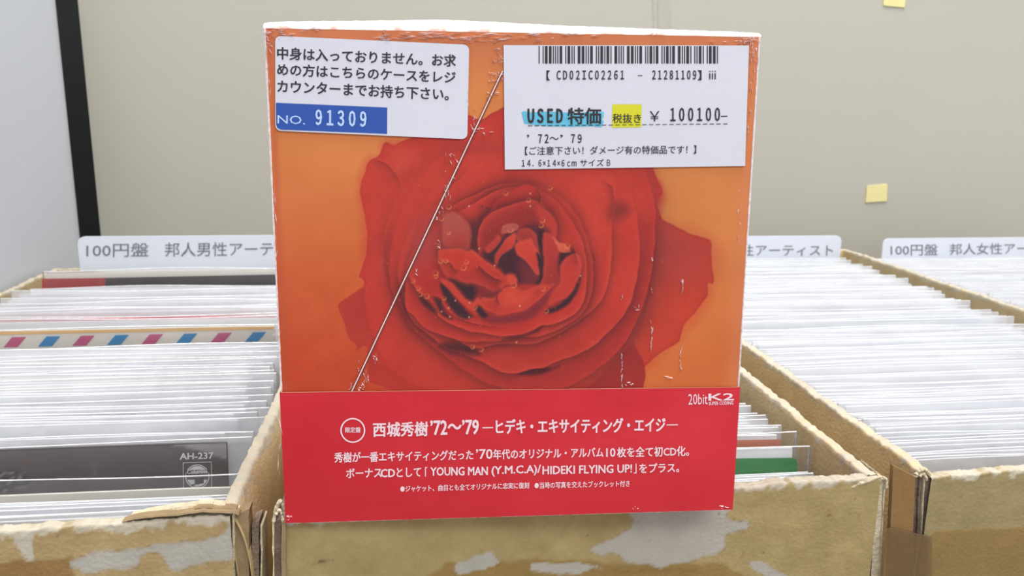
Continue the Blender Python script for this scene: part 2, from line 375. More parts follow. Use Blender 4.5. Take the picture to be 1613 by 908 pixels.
def paint_cover(X, Y):
    p = Painter(X, Y)
    # background, orange that deepens to vermilion at lower left
    t = np.clip((Y-250)/330, 0, 1)[:, None]; s = np.clip((X-560)/480, 0, 1)[:, None]
    L = np.array([216, 134, 76])*(1-t)+np.array([196, 78, 44])*t
    t2 = np.clip((Y-330)/280, 0, 1)[:, None]; R = np.array([213, 135, 76])*(1-t2)+np.array([209, 112, 58])*t2
    C = L*(1-s)+R*s
    e = np.clip((150-Y)/90, 0, 1)[:, None]; C = C*(1-e*.75)+np.array([205, 125, 90])*e*.75
    # film fold band at left, pale film haze painted in at the right edge
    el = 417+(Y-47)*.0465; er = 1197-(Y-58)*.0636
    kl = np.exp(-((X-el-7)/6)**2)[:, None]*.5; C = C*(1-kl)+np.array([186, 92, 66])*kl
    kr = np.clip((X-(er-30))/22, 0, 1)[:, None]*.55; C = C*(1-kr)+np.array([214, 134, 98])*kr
    C += ((fbm(X/90, Y/60, 4)-.5)*14)[:, None]
    p.C = C; p.warp(1.6, 14)
    A = lambda *q: [(x/5.76+640, y/5.76+280) for x, y in q]
    Bq = lambda *q: [(x/5.76+640, y/5.76+400) for x, y in q]
    Rq = lambda *q: [(x/1.995+530, y/1.995+170) for x, y in q]
    c5 = lambda *q: [(x/4.128+500, y/4.128+400) for x, y in q]
    c6 = lambda *q: [(x/4.126+800, y/4.126+400) for x, y in q]
    c3 = lambda *q: [(x/4.128+500, y/4.128+200) for x, y in q]
    c4 = lambda *q: [(x/4.126+800, y/4.126+200) for x, y in q]
    base = (190, 62, 51)
    # back petals
    p.fill([(1030, 330), (1042, 345), (1065, 357), (1091, 370), (1118.7, 379), (1120.5, 395), (1121, 414), (1124, 446), (1114, 447), (1114, 463), (1106, 479), (1096, 492), (1086, 502), (1078, 512), (1072, 530), (1066.6, 541), (1042, 555), (1025, 570), (998.7, 594), (992, 612), (985, 640), (900, 640), (930, 500), (980, 400)],
           (178, 66, 56), col2=(190, 66, 48), axis=((1000, 400), (1090, 500)), rim=(166, 50, 42), rimw=3)
    p.fill(Rq((1180, 430), (1170, 540), (1090, 560), (1000, 520), (985, 440), (1030, 380)), (176, 70, 64), feather=22, op=.55)
    p.fill(Rq((1160, 580), (1120, 660), (1040, 740), (980, 800), (930, 830), (950, 740), (1000, 640), (1060, 580)), (198, 70, 50), feather=18, op=.7)
    p.fill([(600, 440), (575, 451), (555.7, 463), (535, 477.5), (534, 489.6), (544, 512.6), (546, 523.5), (552, 537), (560.6, 543), (563, 552.6), (575, 545), (590, 560), (620, 560), (640, 470)],
           (165, 52, 44), col2=(180, 62, 52), axis=((600, 460), (545, 510)), rim=(182, 62, 50), rimw=3)
    p.fill([(583, 545), (580, 575), (580, 599), (597, 608), (616, 615), (650, 630), (800, 640), (985, 640), (1010, 560), (900, 480), (640, 480)],
           (180, 58, 48), col2=(160, 50, 48), axis=((600, 560), (900, 612)))
    # main outer petals
    p.fill([(572.7, 443.6), (565.4, 436), (572.7, 416), (578.7, 389), (577, 357), (570, 316), (568, 297), (575, 270), (581, 254), (597, 246), (604, 227), (610, 225), (621, 229), (640, 220), (655, 215), (690, 205), (725, 186), (738, 181), (757, 189), (775, 178), (800, 168), (860, 160), (1000, 190), (1028, 262), (1036, 282), (1043, 297), (1043, 306), (1036, 318), (1036, 328), (1040, 345), (1034, 380), (1030, 420), (1022, 470), (1005, 530), (975, 560), (900, 620), (700, 620), (620, 590), (585, 530), (574, 480)],
           base, rim=(174, 52, 44), rimw=2.5)
    # left lobe modelling
    p.fill(c3((330, 230), (430, 240), (520, 300), (560, 420), (500, 560), (440, 700), (450, 908), (330, 900), (320, 620), (290, 420)), (196, 68, 56), feather=14, op=.8)
    p.fill(c3((440, 120), (560, 110), (700, 150), (800, 100), (900, 130), (830, 300), (760, 480), (640, 420), (560, 330), (480, 220)), (192, 66, 54), feather=14, op=.8, col2=(180, 54, 46), axis=((610, 230), (700, 320)))
    p.fill(c3((500, 170), (590, 150), (640, 220), (560, 300), (500, 260)), (205, 88, 74), feather=16, op=.5)
    p.crease(c3((340, 215), (430, 230), (480, 270), (540, 370), (540, 430)), wd=7, sd=.3, wl=5, sl=.12)
    p.crease(c3((800, 380), (740, 500), (600, 700), (560, 850), (540, 980))[::-1], wd=10, sd=.38, wl=8, sl=.1)
    p.crease(c3((630, 230), (600, 350), (500, 500), (450, 640), (440, 760), (480, 908)), wd=7, sd=.16, wl=8, sl=.15)
    p.crease(Rq((215, 590), (190, 480), (215, 380), (270, 290), (310, 210)), wd=9, sd=.12, wl=14, sl=.26)
    p.crease(Rq((160, 560), (150, 450), (175, 340)), wd=12, sd=.12, wl=8, sl=.15)
    # right lobes
    p.fill(Rq((880, 240), (1000, 230), (1025, 280), (1010, 330), (1000, 420), (985, 500), (930, 620), (860, 620), (865, 440), (870, 340)), (188, 60, 52), feather=10, op=.85, col2=(198, 68, 54), axis=((970, 300), (900, 500)))
    p.fill(Rq((700, 200), (860, 210), (872, 270), (858, 330), (862, 420), (850, 520), (800, 600), (740, 560), (760, 400), (730, 280)), (198, 68, 56), feather=10, op=.8, col2=(186, 60, 52), axis=((800, 240), (800, 560)))
    p.crease(Rq((830, 225), (866, 245), (872, 285), (862, 335), (858, 380)), wd=8, sd=.45, wl=6, sl=.18)
    p.fill(Rq((868, 305), (905, 300), (918, 322), (900, 345), (866, 345)), (118, 46, 48), feather=9, op=.75)
    p.crease(Rq((1008, 352), (1000, 430), (990, 520), (960, 610), (905, 700), (850, 760))[::1][::-1][::-1], wd=14, sd=.0, wl=22, sl=.42, light=(120, 50, 50), taper=True)
    p.crease(Rq((940, 300), (950, 420), (935, 560), (890, 640)), wd=10, sd=.1, wl=10, sl=.14)
    # greyish sheen between right petals
    p.fill(Rq((960, 600), (940, 700), (860, 790), (780, 830), (830, 700), (900, 610)), (146, 68, 62), feather=18, op=.6)
    p.fill(Rq((860, 620), (930, 600), (940, 640), (880, 720), (820, 720)), (178, 90, 82), feather=16, op=.5)
    # lower rings of petals, back to front
    p.fill(Rq((170, 560), (205, 630), (245, 700), (330, 770), (420, 835), (520, 880), (700, 885), (860, 790), (945, 670), (985, 540), (998, 430), (1002, 330), (980, 230), (900, 160), (400, 140), (280, 200), (205, 330), (170, 450)),
           (184, 58, 49), rim=(190, 62, 52), rimw=4, shadow=.32, sw=12, col2=(172, 54, 50), axis=((400, 500), (440, 612)))
    p.fill(Rq((560, 830), (600, 822), (640, 812), (680, 822), (700, 812), (650, 836), (590, 840)), (85, 32, 38), feather=3, op=.9)
    p.fill(Rq((200, 560), (235, 665), (300, 722), (350, 760), (405, 775), (460, 800), (540, 836), (610, 822), (650, 818), (690, 800), (790, 760), (870, 690), (925, 610), (950, 500), (950, 400), (930, 280), (880, 180), (420, 150), (330, 220), (270, 310), (215, 420), (195, 500)),
           (192, 63, 52), rim=(202, 74, 62), rimw=4, shadow=.42, sw=9, col2=(176, 56, 48), axis=((560, 480), (560, 590)))
    p.fill(Rq((330, 740), (420, 745), (450, 775), (395, 772), (350, 765)), (84, 36, 42), feather=5, op=.85)
    p.fill(Rq((212, 560), (225, 600), (260, 650), (330, 700), (400, 742), (440, 756), (520, 742), (620, 742), (700, 708), (790, 650), (840, 590), (862, 500), (864, 400), (862, 330), (872, 280), (850, 200), (500, 160), (380, 230), (310, 310), (250, 410), (225, 500)),
           (190, 62, 52), rim=(204, 76, 62), rimw=4, shadow=.4, sw=8, col2=(172, 52, 46), axis=((500, 500), (500, 560)))
    p.fill(Bq((0, 470), (60, 560), (150, 660), (300, 735), (420, 770), (560, 800), (700, 800), (870, 790), (1050, 760), (1250, 740), (1450, 650), (1600, 540), (1680, 350), (1690, 100), (1640, -150), (1500, -420), (1250, -600), (900, -640), (500, -480), (250, -300), (80, -50), (0, 150)),
           (184, 58, 50), rim=(200, 72, 60), rimw=4, shadow=.42, sw=8, smooth=True)
    p.fill(Bq((20, 180), (60, 270), (110, 350), (180, 440), (270, 545), (350, 610), (440, 655), (560, 700), (700, 722), (880, 745), (1050, 735), (1150, 685), (1230, 650), (1300, 645), (1430, 605), (1560, 520), (1620, 380), (1640, 150), (1600, -100), (1480, -330), (1250, -560), (900, -600), (560, -430), (300, -260), (150, -60), (50, 80)),
           (190, 60, 52), rim=(204, 76, 62), rimw=3.5, shadow=.5, sw=7, inner=(172, 50, 46), innw=14)
    p.fill(Bq((870, 780), (960, 752), (1100, 735), (1180, 682), (1245, 655), (1205, 695), (1100, 742), (980, 775)), (78, 32, 38), feather=2.5, op=.85, smooth=False)
    p.fill(Rq((330, 120), (900, 120), (985, 240), (960, 340), (880, 300), (800, 250), (720, 225), (620, 222), (520, 215), (400, 240), (320, 310), (270, 330), (250, 290)), (192, 65, 54), feather=20, op=.85)
    p.fill(Rq((180, 250), (280, 200), (340, 240), (295, 330), (250, 420), (228, 510), (190, 540), (165, 420)), (192, 66, 54), feather=13, op=.75)
    p.fill(Rq((880, 330), (940, 300), (965, 400), (940, 520), (890, 600), (860, 600), (880, 480)), (190, 63, 52), feather=12, op=.6)
    p.fill(Rq((250, 330), (330, 320), (320, 420), (260, 520), (225, 520), (235, 420)), (176, 64, 60), feather=14, op=.6)
    # upper petals behind the heart
    p.crease(Rq((830, 225), (866, 245), (872, 285), (862, 335), (858, 380)), wd=8, sd=.4, wl=6, sl=.18)
    p.fill(Rq((868, 305), (905, 300), (918, 322), (900, 345), (866, 345)), (118, 46, 48), feather=9, op=.7)
    p.fill(Rq((690, 190), (800, 205), (850, 240), (850, 330), (840, 420), (800, 430), (770, 330), (720, 260)), (198, 70, 58), feather=16, op=.7)
    p.crease(Rq((985, 345), (960, 440), (950, 520), (920, 600)), wd=12, sd=.0, wl=12, sl=.25, light=(150, 50, 46))
    p.fill(A((260, 300), (360, 300), (480, 250), (640, 230), (760, 280), (850, 140), (960, 60), (1120, 20), (1300, 60), (1460, 200), (1560, 420), (1600, 620), (1640, 900), (1400, 1200), (640, 1100), (200, 900), (130, 700), (180, 460)),
           (189, 62, 52), feather=10, op=.6)
    p.fill(A((60, 760), (60, 600), (150, 430), (260, 420), (330, 520), (340, 640), (250, 800)), (160, 70, 72), feather=16, op=.55)
    p.crease(A((640, 230), (740, 270), (770, 300), (700, 360), (650, 450)), wd=6, sd=.5, wl=5, sl=.1)
    p.fill(A((770, 290), (800, 230), (870, 170), (960, 105), (1080, 65), (1180, 90), (1225, 160), (1240, 260), (1300, 360), (1200, 500), (900, 480), (700, 500), (690, 380)), (186, 60, 52), rim=(176, 54, 50), rimw=3, shadow=.3, sw=9, col2=(162, 50, 46), axis=((835, 292), (835, 325)))
    p.fill(A((555, 430), (650, 430), (660, 560), (650, 650), (560, 650)), (84, 44, 56), feather=12, op=.85)
    p.fill(A((340, 340), (420, 310), (500, 350), (560, 420), (590, 500), (580, 600), (560, 660), (380, 650), (330, 580), (330, 470)), (170, 84, 78), col2=(178, 66, 60), axis=((710, 345), (720, 392)), feather=3, rim=(186, 86, 74), rimw=4, shadow=.3, sw=6)
    p.fill(A((655, 650), (650, 500), (680, 420), (760, 330), (900, 260), (1060, 212), (1190, 210), (1200, 262), (1290, 310), (1350, 390), (1372, 480), (1360, 560), (1420, 640), (1500, 700), (1400, 900), (700, 900)),
           (160, 52, 49), rim=(192, 66, 56), rimw=5, shadow=.5, sw=7, col2=(142, 46, 46), axis=((780, 320), (800, 370)))
    p.fill(A((1190, 230), (1290, 310), (1350, 390), (1370, 490), (1350, 560), (1260, 500), (1240, 420), (1180, 330)), (182, 62, 54), feather=4, op=.85)
    p.crease(A((1180, 90), (1220, 170), (1190, 260)), wd=4, sd=.4, wl=5, sl=.3)
    p.fill(A((1080, 440), (1180, 430), (1300, 500), (1230, 600), (1180, 560), (1120, 470)), (76, 38, 50), feather=6, op=.9)
    # dark heart and cavities
    p.fill(A((700, 700), (760, 620), (850, 560), (930, 500), (1000, 480), (1060, 470), (1150, 520), (1210, 640), (1240, 800), (1200, 960), (1100, 1020), (1000, 980), (900, 900), (780, 800)), (74, 36, 48), feather=4)
    p.fill(A((1030, 760), (1140, 820), (1230, 880), (1200, 960), (1100, 1010), (1040, 960)), (118, 46, 54), feather=8, op=.9)
    p.fill(A((720, 640), (800, 560), (840, 520), (860, 560), (800, 640), (740, 690)), (176, 60, 52), feather=2, rim=(200, 78, 64), rimw=2)
    p.fill(A((870, 500), (880, 440), (950, 415), (1015, 440), (1000, 480), (940, 490)), (168, 82, 76), feather=2, rim=(196, 110, 92), rimw=2)
    p.fill(A((800, 720), (812, 690), (860, 620), (900, 560), (985, 500), (992, 575), (960, 640), (880, 690), (840, 740), (820, 790), (800, 790)), (198, 70, 56), feather=2, rim=(206, 88, 70), rimw=2, col2=(170, 54, 48), axis=((812, 365), (785, 415)))
    p.fill(A((1000, 560), (1020, 480), (1100, 460), (1170, 510), (1200, 590), (1200, 700), (1100, 640)), (158, 56, 54), feather=2, rim=(188, 76, 66), rimw=3)
    p.fill(A((990, 600), (1060, 572), (1130, 560), (1150, 590), (1185, 650), (1225, 730), (1215, 850), (1185, 880), (1120, 800), (1060, 740), (1000, 690)), (204, 72, 56), feather=2, rim=(208, 86, 68), rimw=3, col2=(180, 58, 50), axis=((820, 385), (845, 432)))
    p.fill(Bq((1180, 0), (1215, 20), (1240, 120), (1245, 200), (1200, 275), (1180, 268), (1215, 180)), (58, 34, 44), feather=2)
    p.fill(A((1195, 500), (1240, 480), (1248, 600), (1240, 720), (1246, 860), (1225, 900), (1220, 700), (1200, 600)), (62, 34, 44), feather=2.5)
    p.fill(A((1240, 520), (1300, 510), (1350, 545), (1385, 620), (1400, 700), (1395, 800), (1395, 904))+Bq((1390, 240), (1350, 300), (1250, 300), (1215, 290), (1240, 200), (1250, 60)), (172, 56, 52), feather=2, rim=(186, 70, 62), rimw=3, col2=(160, 54, 52), axis=((860, 380), (870, 440)))
    p.fill(A((1390, 680), (1450, 670), (1530, 690), (1500, 730), (1430, 770), (1405, 860), (1390, 860)), (72, 36, 46), feather=3)
    p.fill(A((1335, 540), (1390, 590), (1440, 600), (1495, 670), (1400, 675), (1370, 620)), (204, 90, 68), feather=2, rim=(224, 120, 90), rimw=2)
    p.fill(Bq((1395, 130), (1420, 60), (1470, 20), (1545, 0), (1590, 60), (1580, 190), (1530, 320), (1440, 410), (1350, 440), (1290, 470), (1290, 400), (1340, 320), (1390, 260)), (184, 60, 54), feather=2, rim=(196, 72, 62), rimw=4, shadow=.3, sw=5)
    p.crease(A((1510, 620), (1540, 700), (1560, 800)), wd=8, sd=.3, wl=5, sl=.2)
    p.fill(Bq((1585, 190), (1560, 320), (1490, 440), (1390, 505), (1310, 535), (1255, 525), (1300, 495), (1400, 450), (1470, 390), (1530, 310)), (62, 36, 48), feather=2.5)
    # lower left of the heart: folded tongues with dark slots between them
    p.fill(Bq((230, 100), (300, 60), (330, 0), (500, -20), (700, 60), (850, 130), (960, 250), (1300, 300), (1330, 330), (1240, 480), (1100, 600), (900, 640), (700, 620), (560, 560), (400, 480), (300, 300)), (172, 52, 47), feather=3, op=.95)
    p.fill(Bq((310, 280), (380, 300), (430, 390), (490, 455), (570, 540), (600, 570), (540, 595), (470, 575), (400, 490), (340, 395)), (62, 36, 46), feather=3)
    p.fill(Bq((110, 360), (170, 395), (230, 460), (285, 545), (200, 500), (130, 425)), (80, 38, 44), feather=3)
    p.fill(Bq((250, 400), (310, 425), (350, 520), (420, 600), (340, 570), (290, 500)), (72, 38, 46), feather=3)
    p.crease(Bq((200, 380), (300, 400), (350, 480), (430, 560), (540, 610), (700, 650), (900, 660)), wd=3, sd=.45, wl=4, sl=.45)
    p.fill(A((290, 660), (380, 650), (470, 640), (560, 665), (600, 655), (700, 740), (780, 800), (850, 850), (900, 900))+Bq((990, 220), (1000, 270), (900, 280), (860, 320), (800, 350), (740, 320), (690, 290), (560, 270), (440, 240), (360, 200), (320, 130), (300, 60)), (192, 62, 50), feather=2, rim=(206, 84, 66), rimw=3, shadow=.35, sw=5, col2=(176, 54, 47), axis=((720, 400), (735, 450)))
    p.crease(Bq((650, 90), (700, 150), (800, 220), (870, 240)), wd=9, sd=.55, wl=4, sl=.35)
    p.crease(Bq((300, 60), (400, 90), (440, 140), (480, 160)), wd=6, sd=.5, wl=4, sl=.3)
    p.fill(Bq((400, 230), (520, 275), (600, 285), (650, 340), (610, 430), (550, 410), (480, 330)), (60, 34, 46), feather=5)
    p.fill(Bq((640, 300), (780, 350), (860, 330), (820, 420), (800, 520), (760, 540), (700, 440)), (112, 44, 50), feather=7, op=.85)
    p.fill(Bq((320, 235), (400, 255), (500, 370), (600, 445), (650, 400), (690, 450), (740, 540), (800, 600), (700, 590), (620, 540), (500, 440), (400, 340)), (196, 66, 53), feather=2, rim=(208, 84, 66), rimw=2.5)
    p.fill(Bq((620, 490), (680, 478), (740, 550), (810, 600), (750, 615), (670, 575)), (66, 36, 46), feather=3)
    # bowl in the centre with its shaded outer band
    p.fill(Bq((700, 610), (760, 560), (900, 545), (1060, 510), (1180, 430), (1290, 310), (1335, 318), (1260, 480), (1120, 600), (900, 640), (760, 635)), (126, 44, 52), feather=3, rim=(160, 54, 52), rimw=4)
    p.fill(Bq((790, 400), (860, 330), (960, 300), (1060, 345), (1200, 290), (1310, 300), (1250, 370), (1180, 435), (1050, 512), (900, 545), (800, 545), (700, 480), (690, 400)), (180, 58, 50), feather=2, rim=(206, 80, 62), rimw=3)
    p.fill(Bq((865, 430), (900, 340), (970, 315), (1060, 360), (1150, 370), (1080, 450), (960, 490), (870, 480)), (204, 76, 57), feather=8)
    p.crease(Bq((880, 330), (830, 390), (850, 470)), wd=4, sd=.5, wl=3, sl=.3)
    p.fill(Bq((900, 190), (960, 180), (1000, 220), (990, 270), (930, 260)), (200, 76, 60), feather=3)
    # broad soft relief and grain
    p.warp(0, 1)
    inside = (p.C[:, 0]-p.C[:, 1] > 100)[:, None]
    g = (fbm(X/38, Y/38, 21)-.5)*16+(fbm(X/7, Y/7, 33)-.5)*7
    p.C += g[:, None]*np.array([1, .55, .5])*inside
    # dew drops
    gold = (226, 140, 92)
    for q, r in [((310, 755), 3.8), ((545, 765), 3.2), ((520, 818), 4), ((1235, 388), 3.6), ((1225, 435), 3.2), ((1110, 205), 3), ((1460, 620), 4), ((1308, 92), 3), ((905, 140), 3), ((385, 265), 3.5), ((945, 475), 4), ((320, 375), 3), ((360, 755), 3), ((385, 500), 2.6), ((290, 628), 2.6)]:
        (c,) = A(q); p.ring(c, r, gold, 1.0, .75, arc=1.2)
    for q, r in [((265, 175), 4), ((268, 205), 3), ((185, 385), 3.8), ((125, 370), 3), ((975, 285), 4), ((1240, 320), 3), ((1270, 520), 3), ((680, 870), 3), ((600, 845), 3), ((110, 315), 3), ((60, 245), 3), ((625, 490), 2.5), ((345, 405), 2.5)]:
        (c,) = Bq(q); p.ring(c, r, gold, 1.0, .7, arc=.8)
    for c in A((1125, 145), (1125, 260), (570, 258), (660, 645), (800, 800)) + Bq((395, 572), (320, 525), (385, 492), (445, 425), (1030, 475), (570, 575), (575, 445), (1580, 200), (1000, 805)): p.dot(c, 1.3, (246, 196, 170))
    rs = np.random.RandomState(8)
    for i in range(130):
        a = rs.rand()*6.283; r = 60+rs.rand()*230; c = (810+r*1.0*math.cos(a), 410+r*.72*math.sin(a))
        p.dot(c, .8+rs.rand()*.5, (222, 120, 96), .2+.45*rs.rand())
    return p.C

def cover_grid(u0, u1, v0, v1, nu, nv, fn, name, m, off, parent):
    U, Vv = np.meshgrid(np.linspace(u0, u1, nu), np.linspace(v0, v1, nv), indexing='ij')
    U = U.ravel(); Vv = Vv.ravel(); P = bp(U, Vv, np.full(len(U), -off)); X, Y = project(P)
    Cc = fn(X, Y); Cc = alb(np.clip((Cc-12*(1-Cc/255))*np.stack([1+.05*np.clip(1-Cc[:, 1]/120, 0, 1), np.full(len(Cc), .975), np.full(len(Cc), .95)], 1), 0, 255))
    return mk(name, P, gridf(nu, nv), m, parent, col=Cc)
# carton: five faces with slightly worn edges; the printed front is a panel of its own
o = .0003
V = [bp(u, v, d) for u, v, d in [(0, 0, 0), (BW, 0, 0), (BW, 0, BD), (0, 0, BD), (0, BH, 0), (BW, BH, 0), (BW, BH, BD), (0, BH, BD)]]
mk('carton', V, [(3, 2, 1, 0), (4, 5, 6, 7), (1, 2, 6, 5), (2, 3, 7, 6), (3, 0, 4, 7), (0, 1, 5, 4)], M['orange'], box)
front = cover_grid(0, BW, .034, BH, 620, 500, paint_cover, 'printed_front', M['print'], .00015, box)
front['label'] = 'orange cover print with a red rose'
# the domed top flap; the film's white glare is put into its colour
nu, nd = 160, 30
uu = np.linspace(-.0002, BW+.0002, nu); dd = np.linspace(0, 1, nd)**2*BD
UU, DD = np.meshgrid(uu, dd, indexing='ij'); t = UU/BW
hm = np.interp(t.ravel(), [0, .03, .36, .6, 1], [.0016, .0021, .0034, .0024, .0014]).reshape(t.shape)
hh = hm*np.sqrt(np.clip(1-(1-np.clip(DD/.0035, 0, 1))**2, 0, 1))+.0004*(fbm(UU*700, DD*500, 3)-.5)*np.clip(DD/.001, 0, 1)
hh += .0010*np.sin(np.clip(DD/BD, 0, 1)*math.pi)
P = bp(UU.ravel(), (BH+hh).ravel(), (DD-.0002).ravel())
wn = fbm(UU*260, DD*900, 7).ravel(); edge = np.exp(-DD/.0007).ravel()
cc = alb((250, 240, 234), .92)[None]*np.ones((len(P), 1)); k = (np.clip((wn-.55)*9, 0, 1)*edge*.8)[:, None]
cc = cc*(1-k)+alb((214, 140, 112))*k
mk('top_flap', P, gridf(nu, nd)[:, ::-1], M['glare_top'], box, col=cc, smooth=True, label='scuffed whitish top flap with a domed edge')
# band
def paint_obi(X, Y):
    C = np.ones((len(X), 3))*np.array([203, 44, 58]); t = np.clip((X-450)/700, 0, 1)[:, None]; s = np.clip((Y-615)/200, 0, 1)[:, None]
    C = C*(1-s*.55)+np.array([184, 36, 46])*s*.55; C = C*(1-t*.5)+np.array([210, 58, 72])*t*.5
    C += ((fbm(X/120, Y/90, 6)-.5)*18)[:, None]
    return C
def obi_v(x, y): q = on_plane(x, y, *FR)-B0; return q@ez
vL, vR = obi_v(441, 618), obi_v(1168, 609.5)
nu, nv = 220, 60; Uo, So = np.meshgrid(np.linspace(-.0003, BW+.0003, nu), np.linspace(0, 1, nv), indexing='ij')
Vo = So*(vL+(vR-vL)*Uo/BW); P = bp(Uo.ravel(), Vo.ravel()+.0001, np.full(Uo.size, -.0005)); X, Y = project(P)
Pb = list(P); n0 = len(Pb)
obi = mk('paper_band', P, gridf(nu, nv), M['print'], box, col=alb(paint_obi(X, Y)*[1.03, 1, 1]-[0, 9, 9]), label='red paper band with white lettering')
for name, u, du in (('band_side', 0, -.0003), ('band_side', BW, .0003)):
    vv = vL if u == 0 else vR
    V = [bp(u+du, 0, -.0005), bp(u+du, 0, BD), bp(u+du, vv, BD), bp(u+du, vv, -.0005)]
    mk(name, V, [(0, 1, 2, 3)], M['redcard'], obi)
V = [bp(0, vL, -.0005), bp(BW, vR, -.0005), bp(BW, vR, 0), bp(0, vL, 0)]
mk('band_edge', [bp(0, vL-.00002, -.0006), bp(BW, vR-.00002, -.0006), bp(BW, vR+.00016, -.0006), bp(0, vL+.00016, -.0006)], [(0, 1, 2, 3)], M['orangeink'], obi)
FO = (B0-en*.0006, -en)
def T1(s, pl, pr, h, m='white_text', wt=.012, par=None, pln=None, **k): return text(s, pl, pr, h, pln or FO, M[m], par or obi, wt, **k)
T1('西城秀樹', (588, 688.5), (673.6, 687), 22.5, wt=.03)
T1('’72～’79', (678.3, 685.5), (753.6, 684), 22.5, wt=.035)
T1('ヒデキ・エキサイティング・エイジ', (781.4, 684), (1047, 680.5), 23, wt=.032)
for a, b, y in ((760, 776.6, 675), (1049.7, 1067.6, 670.5)):
    flat([(a, y), (b, y-.3), (b, y-2), (a, y-1.7)], FO, M['white_text'], obi, off=.00012)
T1('秀樹が一番エキサイティングだった', (527, 729), (745, 724.5), 15.8, wt=.025)
T1('’70', (750, 723.5), (775.5, 723), 15.5, wt=.025)
T1('年代のオリジナル・アルバム', (777, 724), (950, 720.5), 15.8, wt=.025)
T1('10', (955, 720), (969, 719.7), 13.5, wt=.03)
T1('枚を全て初CD化。', (972, 720.7), (1084.8, 718.5), 15.8, wt=.025)
T1('ボーナス', (545.5, 753.5), (601, 752), 15, wt=.025)
T1('CD', (600, 752), (622, 751.5), 12.5, wt=.04)
T1('として', (625, 752), (663, 751), 14.5, wt=.025)
flat([(669.5, 751), (669.5, 736), (673, 736), (673, 737.4), (671, 737.4), (671, 751)], FO, M['white_text'], obi, off=.00012)
T1('YOUNG MAN', (678.3, 749.6), (768, 748.5), 13, wt=.035)
T1('(Y.M.C.A)/', (774.5, 751), (851.5, 748.5), 16, wt=.03)
T1('HIDEKI FLYING UP!', (854.7, 747.5), (995, 744.5), 12.8, wt=.035)
flat([(1001, 730.5), (1002.4, 730.5), (1002.4, 746), (998, 746), (998, 744.6), (1001, 744.6)], FO, M['white_text'], obi, off=.00012)
T1('をプラス。', (1007, 745.5), (1069.5, 744), 14.8, wt=.025)
T1('●ジャケット、曲目とも全てオリジナルに忠実に復刻', (630.8, 775.5), (833, 769.7), 10, wt=.02)
T1('●当時の写真を交えたブックレット付き', (842, 770), (991.5, 766.8), 10, wt=.02)
T1('20bit', (1084, 638), (1114.4, 637), 17, wt=.0)
T1('K2', (1116, 631.2), (1155.4, 630.4), 10.6, wt=.05)
T1('SUPER CODING', (1116.3, 638.4), (1154.6, 637.4), 5.4, wt=.03)
T1('限定盤', (543.8, 682), (568, 681.6), 8.6, wt=.02)
def ringpoly(c, ry, wpx, plane, m, par, off, name='emblem_ring'):
    V = []; n = 48; p, nn = plane
    for k in range(n):
        a = k/n*2*math.pi
        for r in (ry, ry-wpx): V.append(on_plane(c[0]+r*math.cos(a), c[1]+r*math.sin(a), p, nn)+np.asarray(nn)*off)
    return mk(name, V, [(2*k, 2*((k+1) % n), 2*((k+1) % n)+1, 2*k+1) for k in range(n)], m, par)
ringpoly((555.8, 678.2), 19.6, 2.2, FO, M['white_text'], obi, .00012)

# stickers
def sticker(name, poly, label, par=box, thick=.0002, off=.0007):
    return flat(poly, FR, M['label'], par, off=off, name=name, thick=thick)
S1 = sticker('notice_sticker', rrect((434.3, 57), (739, 71), (736, 219.5), (434.5, 206), 9), '')
S1['label'] = 'white rounded sticker with three lines of black text and a blue block'
F1 = (B0-en*.00072, -en)
t1 = dict(m='black_ink', par=S1, pln=F1, off=.00008)
for k in ('中身は入っておりません。お求', (436.9, 93.5), (717.5, 105.5), 18.4), ('めの方はこちらのケースをレジ', (436.9, 118.7), (717, 131.5), 18), ('カウンターまでお持ち下さい。', (437.3, 145.5), (706.5, 158.5), 18.5):
    T1(k[0], k[1], k[2], k[3]+1, wt=.028, **t1)
flat([(434.6, 162), (610, 169.5), (609.8, 211), (442, 204.3), (436.5, 201), (435, 196)], F1, M['blue'], S1, off=.00006, name='blue_block')
F1b = (B0-en*.0008, -en)
T1('NO.', (437.2, 194.6), (480.5, 196.2), 13.4, m='blue_text', wt=.0, par=S1, pln=F1b, off=.00008)
T1(wide('91309'), (497.6, 196.8), (576.6, 199.8), 24, m='blue_text', wt=.035, par=S1, pln=F1b, off=.00008)
S2 = sticker('price_sticker', [(793, 71.5), (1178.5, 72), (1172.3, 261.5), (795, 267)], '', thick=.0002)
S2['label'] = 'white rectangular price sticker with a barcode'
t2 = dict(m='black_ink', par=S2, pln=F1b, off=.00008)
flat([(821.5, 177), (826, 175), (833, 177.5), (862, 176), (905, 178), (951, 176), (951, 184.5), (948, 187), (951, 192), (947, 200.5), (930, 199), (900, 200), (860, 199), (826, 195), (824, 188)], F1, M['cyan'], S2, off=.00005, name='marker_swipe')
flat([(964.5, 164.5), (1010.8, 164.5), (1010, 200.5), (964, 201.5)], F1, M['yellow'], S2, off=.00005, name='marker_block')
C39 = {'0': 'nnnwwnwnn', '1': 'wnnwnnnnw', '2': 'nnwwnnnnw', '3': 'wnwwnnnnn', '4': 'nnnwwnnnw', '5': 'wnnwwnnnn', '6': 'nnwwwnnnn', '8': 'wnnwnnwnn', '9': 'nnwwnnwnn', 'C': 'wnwnnwnnn', 'D': 'nnnnwwnnw', 'I': 'nnwnnwwnn', '*': 'nwnnwnwnn'}
pat = ''; bars = []
for ch in '*D02I02261*': pat += C39[ch]+'n'
wd = [1.9 if c == 'w' else .75 for c in pat]; tot = sum(wd[:-1]); x = 848.5
V = []; Fc = []
